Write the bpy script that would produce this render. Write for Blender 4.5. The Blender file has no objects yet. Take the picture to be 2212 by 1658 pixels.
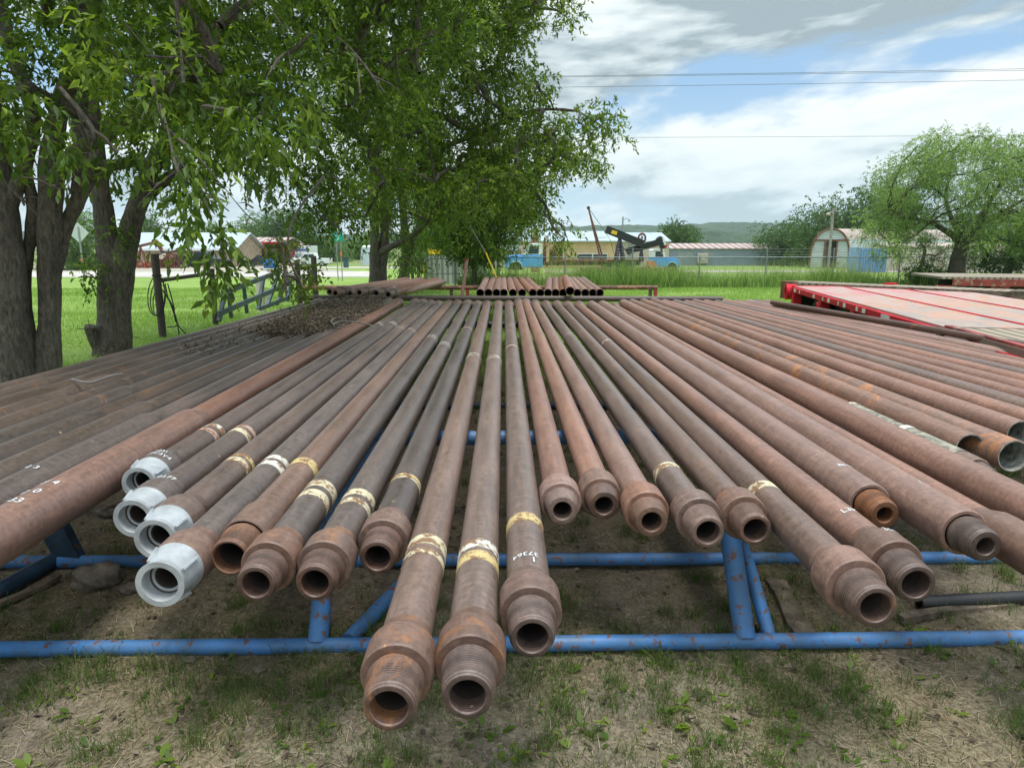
import bpy, bmesh, math, random
import numpy as np
from mathutils import Vector, Matrix
random.seed(7); RNG = np.random.default_rng(7)
rad = math.radians
SC = bpy.context.scene
COL = SC.collection

# ------------------------------------------------------------------ camera
FPX = 1500.0                      # focal length in pixels of a 2212 x 1658 frame
TH = math.atan(308 / FPX); PHI = math.atan(23 / FPX * math.cos(TH)); EYE = 1.58
cam_d = bpy.data.cameras.new("camera"); cam = bpy.data.objects.new("camera", cam_d); COL.objects.link(cam)
cam_d.sensor_width = 36; cam_d.lens = FPX / 2212 * 36; cam_d.clip_start = .05; cam_d.clip_end = 9000
cam.location = (0, 0, EYE); cam.rotation_euler = (math.pi / 2 - TH, 0, -PHI); SC.camera = cam
# ------------------------------------------------------------------ sky, sun, exposure
SUN_EL, SUN_AZ = rad(80), rad(160)          # azimuth clockwise from +Y
SC.view_settings.view_transform = 'Standard'; SC.view_settings.look = 'None'
SC.view_settings.exposure = 0.50; SC.view_settings.gamma = 1
W = bpy.data.worlds.new("World"); SC.world = W; W.use_nodes = True
wn, wl = W.node_tree.nodes, W.node_tree.links
for n in list(wn): wn.remove(n)
def N(nt, t, **k):
    n = nt.nodes.new(t)
    for a, v in k.items():
        if a == 'i':
            for kk, vv in v.items(): n.inputs[kk].default_value = vv
        else: setattr(n, a, v)
    return n
def ramp(nt, fac, stops, interp='LINEAR'):
    r = nt.nodes.new('ShaderNodeValToRGB'); r.color_ramp.interpolation = interp
    e = r.color_ramp.elements
    while len(e) < len(stops): e.new(.5)
    for el, (p, c) in zip(e, stops):
        el.position = p; el.color = c if len(c) == 4 else (*c, 1)
    nt.links.new(fac, r.inputs[0]); return r.outputs[0]
def math_(nt, op, a, b=None, c=None, clamp=False):
    m = nt.nodes.new('ShaderNodeMath'); m.operation = op; m.use_clamp = clamp
    for i, v in enumerate((a, b, c)):
        if v is None: continue
        if isinstance(v, (int, float)): m.inputs[i].default_value = v
        else: nt.links.new(v, m.inputs[i])
    return m.outputs[0]
def mix(nt, fac, a, b, mode='MIX'):
    m = nt.nodes.new('ShaderNodeMix'); m.data_type = 'RGBA'; m.blend_type = mode
    for i, v in ((0, fac), (6, a), (7, b)):
        if isinstance(v, (int, float)): m.inputs[i].default_value = v
        elif isinstance(v, (tuple, list)): m.inputs[i].default_value = v if len(v) == 4 else (*v, 1)
        else: nt.links.new(v, m.inputs[i])
    return m.outputs[2]
def noise(nt, vec, scale, detail=6, rough=.55, dist=0.0):
    n = nt.nodes.new('ShaderNodeTexNoise'); n.inputs['Scale'].default_value = scale
    n.inputs['Detail'].default_value = detail; n.inputs['Roughness'].default_value = rough; n.inputs['Distortion'].default_value = dist
    if vec is not None: nt.links.new(vec, n.inputs['Vector'])
    return n.outputs[0]
def build_world():
    nt = W.node_tree
    out = N(nt, 'ShaderNodeOutputWorld'); bg = N(nt, 'ShaderNodeBackground'); bg.inputs[1].default_value = .1
    sky = N(nt, 'ShaderNodeTexSky'); sky.sky_type = 'NISHITA'; sky.sun_disc = False
    sky.sun_elevation = SUN_EL; sky.sun_rotation = SUN_AZ; sky.altitude = 200; sky.dust_density = 1.2
    tc = N(nt, 'ShaderNodeTexCoord'); sep = N(nt, 'ShaderNodeSeparateXYZ'); nt.links.new(tc.outputs['Generated'], sep.inputs[0])
    x, y, z = sep.outputs
    zc_ = math_(nt, 'MAXIMUM', z, 0.0); zz = math_(nt, 'ADD', zc_, .22)
    cb = N(nt, 'ShaderNodeCombineXYZ'); nt.links.new(math_(nt, 'DIVIDE', x, zz), cb.inputs[0]); nt.links.new(math_(nt, 'MULTIPLY', math_(nt, 'DIVIDE', y, zz), .30), cb.inputs[1]); nt.links.new(math_(nt, 'MULTIPLY', zc_, 7.5), cb.inputs[2])
    mp = N(nt, 'ShaderNodeMapping'); mp.inputs['Location'].default_value = CL; nt.links.new(cb.outputs[0], mp.inputs[0])
    mp2 = N(nt, 'ShaderNodeMapping'); mp2.inputs['Location'].default_value = (CL[0] + .03, CL[1], CL[2] + .17); nt.links.new(cb.outputs[0], mp2.inputs[0])
    shape = noise(nt, mp.outputs[0], 1.0, 10, .53, .12); shape2 = noise(nt, mp2.outputs[0], 1.0, 10, .53, .12)
    big = noise(nt, mp.outputs[0], .45, 3, .5); fine = noise(nt, mp.outputs[0], 3.4, 8, .58, .2)
    mask = ramp(nt, math_(nt, 'ADD', shape, math_(nt, 'MULTIPLY', math_(nt, 'SUBTRACT', fine, .5), .16)), [(.385, (0, 0, 0)), (.47, (1, 1, 1))])
    lum = math_(nt, 'ADD', math_(nt, 'MULTIPLY', math_(nt, 'SUBTRACT', shape, shape2), 2.7), math_(nt, 'MULTIPLY_ADD', big, -1.5, 1.28))
    lum = math_(nt, 'ADD', lum, math_(nt, 'MULTIPLY', math_(nt, 'SUBTRACT', fine, .5), .55))
    cloud = ramp(nt, lum, [(.26, (2.8, 3.5, 3.85)), (.38, (4.5, 5.3, 5.55)), (.50, (6.3, 6.95, 7.05)), (.68, (7.6, 8.0, 8.0))])
    blue = mix(nt, .8, sky.outputs[0], (2.7, 4.5, 6.6))
    low = math_(nt, 'MULTIPLY', z, 4.4, clamp=True)     # thicker, whiter air close to the horizon
    lowr = ramp(nt, low, [(0, (1, 1, 1)), (.85, (0, 0, 0))])
    blue = mix(nt, lowr, blue, (4.7, 6.3, 6.9)); cloud = mix(nt, math_(nt, 'MULTIPLY', lowr, .55), cloud, (5.1, 6.6, 6.9))
    col = mix(nt, mask, blue, cloud)
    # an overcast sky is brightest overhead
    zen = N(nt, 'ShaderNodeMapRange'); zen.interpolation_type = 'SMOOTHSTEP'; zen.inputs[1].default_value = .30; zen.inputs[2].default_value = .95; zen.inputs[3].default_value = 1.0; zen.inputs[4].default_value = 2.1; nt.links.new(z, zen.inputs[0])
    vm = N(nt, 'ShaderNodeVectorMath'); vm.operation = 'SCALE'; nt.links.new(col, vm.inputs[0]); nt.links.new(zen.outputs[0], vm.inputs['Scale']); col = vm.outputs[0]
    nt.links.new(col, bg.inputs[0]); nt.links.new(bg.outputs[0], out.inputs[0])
CL = (31.0, 2.0, .86)
build_world()
sd = bpy.data.lights.new("sun", 'SUN'); sun = bpy.data.objects.new("sun", sd); COL.objects.link(sun)
sd.energy = 2.2; sd.angle = rad(20); sd.color = (1, .96, .9)
sun.rotation_euler = Vector((math.sin(SUN_AZ) * math.cos(SUN_EL), math.cos(SUN_AZ) * math.cos(SUN_EL), math.sin(SUN_EL))).to_track_quat('Z', 'Y').to_euler()

# ------------------------------------------------------------------ survey helpers: sight lines of the photograph -> points in the yard
_f = np.array([math.sin(PHI) * math.cos(TH), math.cos(PHI) * math.cos(TH), -math.sin(TH)])
_r = np.array([math.cos(PHI), -math.sin(PHI), 0]); _u = np.cross(_r, _f)
def ray(x, y): return _f + _r * (x - 1106) / FPX - _u * (y - 829) / FPX
def atz(x, y, z):
    d = ray(x, y); return Vector(np.array([0, 0, EYE]) + d * (z - EYE) / d[2])
def atY(x, y, Y):
    d = ray(x, y); return Vector(np.array([0, 0, EYE]) + d * Y / d[1])
def gz(Y):
    """the yard is level, then the ground falls gently away"""
    return 0.0 if Y < 12 else -.022 * (min(Y, 130) - 12)
def gnd(px, Y):
    p = atY(px, 521, Y); return Vector((p.x, Y, gz(Y)))

# ------------------------------------------------------------------ mesh helpers
class MB:
    def __init__(s): s.v = []; s.f = []
    def add(s, vs, fs):
        o = len(s.v); s.v += [tuple(v) for v in vs]; s.f += [tuple(i + o for i in f) for f in fs]; return s
    def box(s, c, d, rz=0, M=None):
        x, y, z = (k / 2 for k in d)
        vs = [Vector(p) for p in ((-x,-y,-z),(x,-y,-z),(x,y,-z),(-x,y,-z),(-x,-y,z),(x,-y,z),(x,y,z),(-x,y,z))]
        R = M if M is not None else Matrix.Rotation(rz, 3, 'Z')
        return s.add([R @ v + Vector(c) for v in vs], [(3,2,1,0),(4,5,6,7),(0,1,5,4),(1,2,6,5),(2,3,7,6),(3,0,4,7)])
    def bar(s, a, b, w, h, up=(0, 0, 1)):
        a, b = Vector(a), Vector(b); d = b - a; L = d.length; d.normalize()
        up = Vector(up); sd_ = d.cross(up)
        if sd_.length < 1e-3: sd_ = d.cross(Vector((1, 0, 0)))
        sd_.normalize(); u2 = sd_.cross(d)
        M = Matrix((sd_, d, u2)).transposed()
        return s.box((a + b) / 2, (w, L, h), M=M)
    def path(s, pts, rs, n=10, caps=True):
        pts = [Vector(p) for p in pts]
        if not isinstance(rs, (list, tuple)): rs = [rs] * len(pts)
        o = len(s.v); ref = None
        for i, p in enumerate(pts):
            t = (pts[min(i + 1, len(pts) - 1)] - pts[max(i - 1, 0)]).normalized()
            if ref is None: ref = Vector((0, 0, 1)) if abs(t.z) < .9 else Vector((1, 0, 0))
            a = t.cross(ref).normalized(); b = a.cross(t).normalized(); ref = b
            for k in range(n):
                th = 2 * math.pi * k / n
                s.v.append(tuple(p + (a * math.cos(th) + b * math.sin(th)) * rs[i]))
        for i in range(len(pts) - 1):
            for k in range(n):
                k2 = (k + 1) % n; A = o + i * n; B = A + n
                s.f.append((A + k, A + k2, B + k2, B + k))
        if caps:
            s.f.append(tuple(o + k for k in range(n))[::-1]); s.f.append(tuple(o + (len(pts) - 1) * n + k for k in range(n)))
        return s
    def tube(s, a, b, r, n=12, r2=None): return s.path([a, b], [r, r if r2 is None else r2], n)
    def lathe(s, prof, n=28, axis='Y', c=(0, 0, 0)):
        """prof: list of (pos along axis, radius)"""
        o = len(s.v)
        for (t, r) in prof:
            for k in range(n):
                a = 2 * math.pi * k / n; p, q = r * math.cos(a), r * math.sin(a)
                v = {'Y': (p, t, q), 'Z': (p, -q, t), 'X': (t, p, -q)}[axis]
                s.v.append((v[0] + c[0], v[1] + c[1], v[2] + c[2]))
        for i in range(len(prof) - 1):
            for k in range(n):
                k2 = (k + 1) % n; A = o + i * n; B = A + n
                s.f.append((A + k, B + k, B + k2, A + k2))
        return s
    def prism(s, prof, y0, y1):
        """profile in x,z swept along y"""
        n = len(prof); o = len(s.v)
        s.v += [(x, y0, z) for x, z in prof] + [(x, y1, z) for x, z in prof]
        s.f += [tuple(o + i for i in range(n)), tuple(o + n + i for i in range(n))[::-1]]
        s.f += [(o + i, o + n + i, o + n + (i + 1) % n, o + (i + 1) % n) for i in range(n)]
        return s
    def build(s, name, mat, parent=None, smooth=False, bevel=0, loc=None, fix=True):
        me = bpy.data.meshes.new(name); me.from_pydata(s.v, [], s.f)
        if fix or bevel:
            bm = bmesh.new(); bm.from_mesh(me)
            if bevel: bmesh.ops.bevel(bm, geom=bm.edges[:], offset=bevel, segments=2, affect='EDGES', profile=.7, clamp_overlap=True)
            bmesh.ops.recalc_face_normals(bm, faces=bm.faces[:]); bm.to_mesh(me); bm.free()
        me.materials.append(mat); me.update()
        if smooth:
            me.polygons.foreach_set('use_smooth', [True] * len(me.polygons))
            try: me.set_sharp_from_angle(angle=rad(24 if name.startswith(('threaded_pin', 'tool_joint')) else 38))
            except Exception: pass
        o = bpy.data.objects.new(name, me); COL.objects.link(o)
        if parent: o.parent = parent
        if loc is not None: o.location = loc
        return o
def raw_mesh(name, V, Fs, mat, parent=None, tint=None, smooth=False):
    """V (n,3) array, Fs list of (m,k) index arrays; tint per face"""
    me = bpy.data.meshes.new(name); nl = sum(f.size for f in Fs); nf = sum(len(f) for f in Fs)
    me.vertices.add(len(V)); me.vertices.foreach_set('co', np.ascontiguousarray(V, np.float32).ravel())
    me.loops.add(nl); me.loops.foreach_set('vertex_index', np.concatenate([f.ravel() for f in Fs]).astype(np.int32))
    me.polygons.add(nf); tot = np.concatenate([np.full(len(f), f.shape[1]) for f in Fs]); st = np.concatenate([[0], np.cumsum(tot)[:-1]])
    me.polygons.foreach_set('loop_start', st.astype(np.int32)); me.polygons.foreach_set('loop_total', tot.astype(np.int32))
    if smooth: me.polygons.foreach_set('use_smooth', np.ones(nf, bool))
    me.update(calc_edges=True)
    if tint is not None:
        a = me.attributes.new('tint', 'FLOAT', 'FACE'); a.data.foreach_set('value', np.asarray(tint, np.float32))
    me.materials.append(mat); o = bpy.data.objects.new(name, me); COL.objects.link(o)
    if parent: o.parent = parent
    return o
def tag(o, label=None, cat=None, group=None, kind=None):
    if label: o['label'] = label
    if cat: o['category'] = cat
    if group: o['group'] = group
    if kind: o['kind'] = kind
    return o
def thing(name, label, cat, loc=(0, 0, 0), rz=0, group=None):
    o = bpy.data.objects.new(name, None); o.empty_display_size = .2; COL.objects.link(o)
    o.location = loc; o.rotation_euler = (0, 0, rz); return tag(o, label, cat, group)

# ------------------------------------------------------------------ materials
def newmat(name):
    m = bpy.data.materials.new(name); m.use_nodes = True; nt = m.node_tree
    b = nt.nodes['Principled BSDF']; return m, nt, b
def coords(nt, obj=True, shift=True, scale=(1, 1, 1)):
    tc = N(nt, 'ShaderNodeTexCoord'); src = tc.outputs['Object'] if obj else None
    if not obj: src = N(nt, 'ShaderNodeNewGeometry').outputs['Position']
    mp = N(nt, 'ShaderNodeMapping'); mp.inputs['Scale'].default_value = scale; nt.links.new(src, mp.inputs[0])
    if shift:
        oi = N(nt, 'ShaderNodeObjectInfo'); m = math_(nt, 'MULTIPLY', oi.outputs['Random'], 37.0)
        c = N(nt, 'ShaderNodeCombineXYZ')
        for i in range(3): nt.links.new(m, c.inputs[i])
        nt.links.new(c.outputs[0], mp.inputs['Location'])
    return mp.outputs[0]
def bump(nt, b, h, strength=.3, dist=.01):
    bn = N(nt, 'ShaderNodeBump'); bn.inputs['Strength'].default_value = strength; bn.inputs['Distance'].default_value = dist
    nt.links.new(h, bn.inputs['Height']); nt.links.new(bn.outputs[0], b.inputs['Normal'])
def simple(name, col, rough=.6, metal=0.0, var=.15, scale=6, bumpd=.0, col2=None, patch=None, spec=.5):
    """painted or plain surface: base colour with mottling, optional wear colour in patches"""
    m, nt, b = newmat(name); v = coords(nt)
    n1 = noise(nt, v, scale, 6, .6); c2 = col2 or tuple(k * (1 - var * 2.2) for k in col)
    c = ramp(nt, n1, [(.32, c2), (.62, col), (.8, tuple(min(1, k * (1 + var)) for k in col))])
    if patch:
        pc, th, ps = patch; n2 = noise(nt, v, ps, 8, .65)
        c = mix(nt, ramp(nt, n2, [(th, (0, 0, 0)), (th + .035, (1, 1, 1))]), c, pc)
    nt.links.new(c, b.inputs['Base Color']); b.inputs['Roughness'].default_value = rough; b.inputs['Metallic'].default_value = metal
    b.inputs['Specular IOR Level'].default_value = spec
    if bumpd: bump(nt, b, noise(nt, v, scale * 4, 6, .6), .5, bumpd)
    return m
def pipe_mat(name, base, dark, rust, amount=.62, rough=.5, ringk=.35, thread=False):
    m, nt, b = newmat(name); v = coords(nt, scale=(1, .5, 1)); vi = coords(nt)
    big = noise(nt, v, 2.6, 6, .66, .5); c = ramp(nt, big, [(.30, tuple(.45 * a_ + .55 * b_ for a_, b_ in zip(dark, base))), (.50, base), (.72, tuple(k * 1.14 for k in base))])
    ring = noise(nt, coords(nt, scale=(2, 26, 2)), 2.0, 4, .6)       # faint mill rings
    c = mix(nt, ringk, c, ramp(nt, ring, [(.32, (.6, .6, .61)), (.68, (1.25, 1.22, 1.2))]), 'MULTIPLY')
    strk = noise(nt, coords(nt, scale=(9, .8, 9)), 3.0, 5, .65)      # long drag scuffs
    c = mix(nt, .55, c, ramp(nt, strk, [(.34, (.58, .55, .54)), (.66, (1.18, 1.14, 1.10))]), 'MULTIPLY')
    if thread:      # thread grooves: shade painted in to deepen them, with dirt and rust
        wv = N(nt, 'ShaderNodeTexWave'); wv.bands_direction = 'Y'; wv.inputs['Scale'].default_value = 40; nt.links.new(coords(nt, shift=False), wv.inputs[0])
        c = mix(nt, .8, c, ramp(nt, wv.outputs['Fac'], [(.2, (.5, .47, .45)), (.7, (1.25, 1.22, 1.2))]), 'MULTIPLY')
    sp = noise(nt, vi, 48, 9, .75); c = mix(nt, .55, c, ramp(nt, sp, [(.34, (.45, .44, .44)), (.62, (1.32, 1.28, 1.24))]), 'MULTIPLY')
    rn = noise(nt, vi, 4.2, 11, .74, .7); c = mix(nt, math_(nt, 'MULTIPLY', ramp(nt, rn, [(amount, (0, 0, 0)), (amount + .07, (1, 1, 1))]), .8), c, mix(nt, sp, tuple(k * .55 for k in rust), tuple(k * 1.3 for k in rust)))
    vc = N(nt, 'ShaderNodeTexVoronoi'); vc.inputs['Scale'].default_value = 8; nt.links.new(vi, vc.inputs['Vector'])
    ch = math_(nt, 'LESS_THAN', math_(nt, 'ADD', vc.outputs['Distance'], math_(nt, 'MULTIPLY', rn, .30)), .185)
    c = mix(nt, math_(nt, 'MULTIPLY', ch, .75), c, (.42, .24, .13))
    oi = N(nt, 'ShaderNodeObjectInfo'); hs = N(nt, 'ShaderNodeHueSaturation')
    nt.links.new(math_(nt, 'MULTIPLY_ADD', oi.outputs['Random'], .28, .87), hs.inputs['Value']); nt.links.new(c, hs.inputs['Color'])
    nt.links.new(math_(nt, 'MULTIPLY_ADD', math_(nt, 'FRACT', math_(nt, 'MULTIPLY', oi.outputs['Random'], 7.3)), .35, .85), hs.inputs['Saturation'])
    nt.links.new(hs.outputs[0], b.inputs['Base Color'])
    nt.links.new(ramp(nt, math_(nt, 'ADD', math_(nt, 'MULTIPLY', sp, .6), math_(nt, 'MULTIPLY', big, .4)), [(.35, (rough - .16,) * 3), (.65, (rough + .16,) * 3)]), b.inputs['Roughness'])
    bump(nt, b, math_(nt, 'ADD', sp, math_(nt, 'MULTIPLY', ring, .25)), .55, .003)
    return m
M = {}
M['pipe_dark'] = pipe_mat('dark_pipe_steel', (.122, .096, .086), (.070, .060, .056), (.22, .105, .055), .64, .40)
M['pipe_mid'] = pipe_mat('brown_pipe_steel', (.172, .120, .099), (.100, .078, .069), (.25, .12, .065), .64, .40)
M['pipe_red'] = pipe_mat('red_brown_pipe_steel', (.262, .155, .120), (.180, .108, .086), (.32, .15, .08), .65, .44)
M['pipe_old'] = pipe_mat('old_dark_pipe_steel', (.098, .074, .060), (.046, .038, .033), (.24, .11, .055), .585, .42)
M['pipe_warm'] = pipe_mat('warm_brown_pipe_steel', (.200, .118, .092), (.120, .080, .066), (.30, .14, .07), .62, .42)
M['joint'] = pipe_mat('rusted_joint_steel', (.170, .110, .088), (.085, .062, .055), (.30, .145, .07), .59, .46, .1)
M['pin'] = pipe_mat('rusted_thread_steel', (.140, .096, .082), (.070, .058, .055), (.30, .14, .065), .57, .42, .1, True)
M['pinor'] = pipe_mat('orange_rusted_thread_steel', (.19, .098, .060), (.10, .062, .046), (.34, .16, .07), .56, .6, .1, True)
M['pipe_rusty'] = pipe_mat('rust_streaked_steel', (.23, .135, .10), (.13, .085, .07), (.48, .19, .06), .545, .46)
M['bore'] = simple('pipe_bore', (.075, .055, .048), .85, var=.3)
M['liner'] = simple('pale_scaled_bore', (.42, .43, .38), .7, var=.35, scale=30)
M['rail'] = pipe_mat('brown_rail_steel', (.10, .066, .055), (.06, .046, .042), (.28, .13, .06), .6)
M['cap'] = simple('cast_grey_protector', (.47, .50, .52), .5, .25, .16, 14, .002, patch=((.2, .16, .13), .70, 11))
M['blue'] = simple('chipped_blue_paint', (.055, .20, .48), .5, 0, .24, 9, .004, patch=((.15, .08, .06), .568, 24), col2=(.07, .15, .27))
M['bluedk'] = simple('dull_blue_paint', (.02, .055, .10), .5, 0, .3, 9, .002, patch=((.10, .06, .045), .60, 12))
M['black'] = simple('black_steel', (.018, .018, .02), .5)
M['postbr'] = simple('dark_brown_post', (.075, .052, .046), .6, 0, .25, 7, .003, patch=((.16, .08, .05), .64, 9))
def band_mat(name, col, th=.5):
    m, nt, b = newmat(name); v = coords(nt); n1 = noise(nt, v, 38, 8, .72); n2 = noise(nt, v, 11, 5, .6)
    f = ramp(nt, math_(nt, 'ADD', math_(nt, 'MULTIPLY', n1, .55), math_(nt, 'MULTIPLY', n2, .45)), [(th, (1, 1, 1)), (th + .04, (0, 0, 0))])
    nt.links.new(mix(nt, f, (.21, .115, .06), mix(nt, n2, col, tuple(k * .72 for k in col))), b.inputs['Base Color']); b.inputs['Roughness'].default_value = .65; return m
M['bw'] = band_mat('worn_white_paint', (.66, .65, .58), .50)
M['by'] = band_mat('worn_yellow_paint', (.58, .45, .20), .50)
M['bc'] = band_mat('worn_cream_paint', (.60, .54, .37), .50)
M['bp'] = band_mat('worn_pinkish_paint', (.50, .33, .28), .5)
M['bg'] = band_mat('faded_grey_paint', (.38, .37, .35), .52)
M['chalk'] = simple('chalk_marking', (.72, .76, .78), .8, var=.1, scale=60)
def leaf_mat(name, c1, c2, c3, trans=.45, rough=.5):
    m, nt, b = newmat(name); at = N(nt, 'ShaderNodeAttribute'); at.attribute_name = 'tint'
    c = ramp(nt, at.outputs['Fac'], [(0, c1), (.55, c2), (1, c3)])
    nt.links.new(c, b.inputs['Base Color']); b.inputs['Roughness'].default_value = rough; b.inputs['Specular IOR Level'].default_value = .35
    tr = N(nt, 'ShaderNodeBsdfTranslucent'); nt.links.new(mix(nt, 1.0, c, (1.5, 1.6, .8), 'MULTIPLY'), tr.inputs[0])
    mx = N(nt, 'ShaderNodeMixShader'); mx.inputs[0].default_value = trans
    nt.links.new(b.outputs[0], mx.inputs[1]); nt.links.new(tr.outputs[0], mx.inputs[2])
    nt.links.new(mx.outputs[0], nt.nodes['Material Output'].inputs[0]); return m
M['leaf'] = leaf_mat('tree_leaves', (.044, .088, .013), (.100, .172, .022), (.25, .33, .045), .45)
M['leafmid'] = leaf_mat('yellow_green_leaves', (.054, .096, .015), (.125, .190, .028), (.28, .35, .06), .45)
M['leafmesq'] = leaf_mat('feathery_leaves', (.10, .165, .06), (.21, .30, .11), (.36, .45, .18))
M['leafdk'] = leaf_mat('dark_distant_leaves', (.036, .075, .022), (.070, .135, .036), (.13, .21, .055), .35)
M['leaffar'] = leaf_mat('pale_distant_leaves', (.075, .14, .05), (.12, .21, .065), (.19, .29, .09), .3)
M['grassd'] = leaf_mat('yard_grass', (.16, .135, .06), (.07, .13, .028), (.13, .22, .045), .35, .7)
M['lawnb'] = leaf_mat('lawn_blades', (.15, .235, .055), (.225, .345, .085), (.33, .44, .13), .4, .7)
M['weed'] = leaf_mat('tall_weeds', (.09, .16, .04), (.17, .28, .07), (.34, .40, .16), .4, .7)
M['litter'] = leaf_mat('dead_leaves', (.045, .034, .024), (.115, .088, .062), (.24, .19, .14), .1, .9)
M['straw'] = leaf_mat('dry_straw', (.20, .155, .09), (.32, .26, .17), (.46, .40, .29), .25, .9)
def bark_mat(name, c1, c2):
    m, nt, b = newmat(name); v = coords(nt, obj=False, scale=(1, 1, .28)); n = noise(nt, v, 32, 9, .72, .6); n2 = noise(nt, coords(nt, obj=False), 2.5, 5, .6)
    c = ramp(nt, n, [(.36, c1), (.62, c2)]); c = mix(nt, .55, c, ramp(nt, n2, [(.35, (.6, .6, .6)), (.65, (1.3, 1.3, 1.25))]), 'MULTIPLY')
    nt.links.new(c, b.inputs['Base Color']); b.inputs['Roughness'].default_value = .9; bump(nt, b, n, .9, .03); return m
M['bark'] = bark_mat('grey_bark', (.040, .034, .028), (.165, .142, .116))
M['barkdk'] = bark_mat('dark_bark', (.03, .026, .022), (.10, .085, .072))
M['twig'] = simple('pale_twig', (.19, .175, .165), .85, var=.2)

def ground_mat():
    m, nt, b = newmat('ground_soil_and_lawn'); p = N(nt, 'ShaderNodeNewGeometry').outputs['Position']; s = N(nt, 'ShaderNodeSeparateXYZ'); nt.links.new(p, s.inputs[0])
    x, y, z = s.outputs
    n1 = noise(nt, p, 1.1, 6, .6); n2 = noise(nt, p, 9, 8, .7); n3 = noise(nt, p, 60, 6, .7); n4 = noise(nt, p, .35, 4, .6)
    dirt = ramp(nt, n2, [(.3, (.125, .106, .086)), (.5, (.245, .212, .175)), (.7, (.38, .335, .28))])
    dirt = mix(nt, .75, dirt, ramp(nt, n3, [(.3, (.5, .5, .5)), (.7, (1.45, 1.42, 1.35))]), 'MULTIPLY')
    thatch = ramp(nt, n3, [(.32, (.13, .105, .06)), (.5, (.27, .22, .14)), (.7, (.44, .38, .26))])
    dirt = mix(nt, ramp(nt, n1, [(.42, (.1, .1, .1)), (.56, (.85, .85, .85))]), dirt, thatch)
    # open dry ground in front of the rack and to its sides
    side = math_(nt, 'SUBTRACT', math_(nt, 'ABSOLUTE', x), math_(nt, 'MULTIPLY', y, .55))
    drym = math_(nt, 'ADD', math_(nt, 'MULTIPLY', side, 1.1), math_(nt, 'SUBTRACT', 1.0, math_(nt, 'MULTIPLY', y, .55)))
    dirt = mix(nt, math_(nt, 'MULTIPLY', ramp(nt, math_(nt, 'ADD', drym, math_(nt, 'SUBTRACT', n1, .5)), [(.1, (0, 0, 0)), (.9, (1, 1, 1))]), .6), dirt, thatch)
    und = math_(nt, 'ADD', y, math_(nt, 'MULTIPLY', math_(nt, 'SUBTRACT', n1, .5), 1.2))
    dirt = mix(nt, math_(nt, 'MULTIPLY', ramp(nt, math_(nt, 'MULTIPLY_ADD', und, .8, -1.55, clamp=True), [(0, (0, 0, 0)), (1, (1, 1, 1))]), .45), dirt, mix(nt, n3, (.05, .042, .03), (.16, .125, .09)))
    n5 = noise(nt, p, 24, 8, .7); dirt = mix(nt, .6, dirt, ramp(nt, n5, [(.34, (.55, .56, .52)), (.64, (1.3, 1.28, 1.22))]), 'MULTIPLY')
    green = ramp(nt, n2, [(.3, (.15, .225, .055)), (.55, (.225, .34, .085)), (.75, (.33, .42, .13))])
    green = mix(nt, .6, green, ramp(nt, n4, [(.35, (.75, .8, .7)), (.65, (1.2, 1.15, 1.0))]), 'MULTIPLY')
    far = ramp(nt, n4, [(.35, (.12, .18, .05)), (.65, (.23, .25, .10))])
    mapr = N(nt, 'ShaderNodeMapRange'); mapr.inputs[1].default_value = 60; mapr.inputs[2].default_value = 150; nt.links.new(y, mapr.inputs[0])
    green = mix(nt, mapr.outputs[0], green, far)
    edge = math_(nt, 'ADD', y, math_(nt, 'MULTIPLY', math_(nt, 'SUBTRACT', n1, .5), 3.2))
    edge = math_(nt, 'ADD', edge, math_(nt, 'MULTIPLY', math_(nt, 'MAXIMUM', math_(nt, 'SUBTRACT', math_(nt, 'ABSOLUTE', x), 4.0), 0.0), 1.5))
    isl = ramp(nt, math_(nt, 'MULTIPLY_ADD', edge, .35, -2.35, clamp=True), [(0, (0, 0, 0)), (1, (1, 1, 1))])
    nt.links.new(mix(nt, isl, dirt, green), b.inputs['Base Color']); b.inputs['Roughness'].default_value = .95; b.inputs['Specular IOR Level'].default_value = .15
    bump(nt, b, math_(nt, 'ADD', math_(nt, 'MULTIPLY', n2, .8), math_(nt, 'MULTIPLY', n3, .35)), .9, .05); return m
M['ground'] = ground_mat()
M['road'] = simple('pale_gravel_road', (.50, .47, .43), .95, var=.12, scale=1.2)
M['concrete'] = simple('dusty_gravel', (.42, .38, .30), .95, var=.15, scale=1.0)
def hill_mat():
    m, nt, b = newmat('wooded_hill'); p = N(nt, 'ShaderNodeNewGeometry').outputs['Position']
    n = noise(nt, p, .05, 8, .7); n2 = noise(nt, p, .008, 4, .6)
    c = ramp(nt, n, [(.3, (.028, .060, .030)), (.55, (.06, .115, .05)), (.72, (.10, .16, .07))])
    c = mix(nt, .5, c, ramp(nt, n2, [(.35, (.7, .75, .8)), (.65, (1.2, 1.2, 1.1))]), 'MULTIPLY')
    nt.links.new(c, b.inputs['Base Color']); b.inputs['Roughness'].default_value = 1; bump(nt, b, n, 1, 14); return m
M['hill'] = hill_mat()
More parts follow.
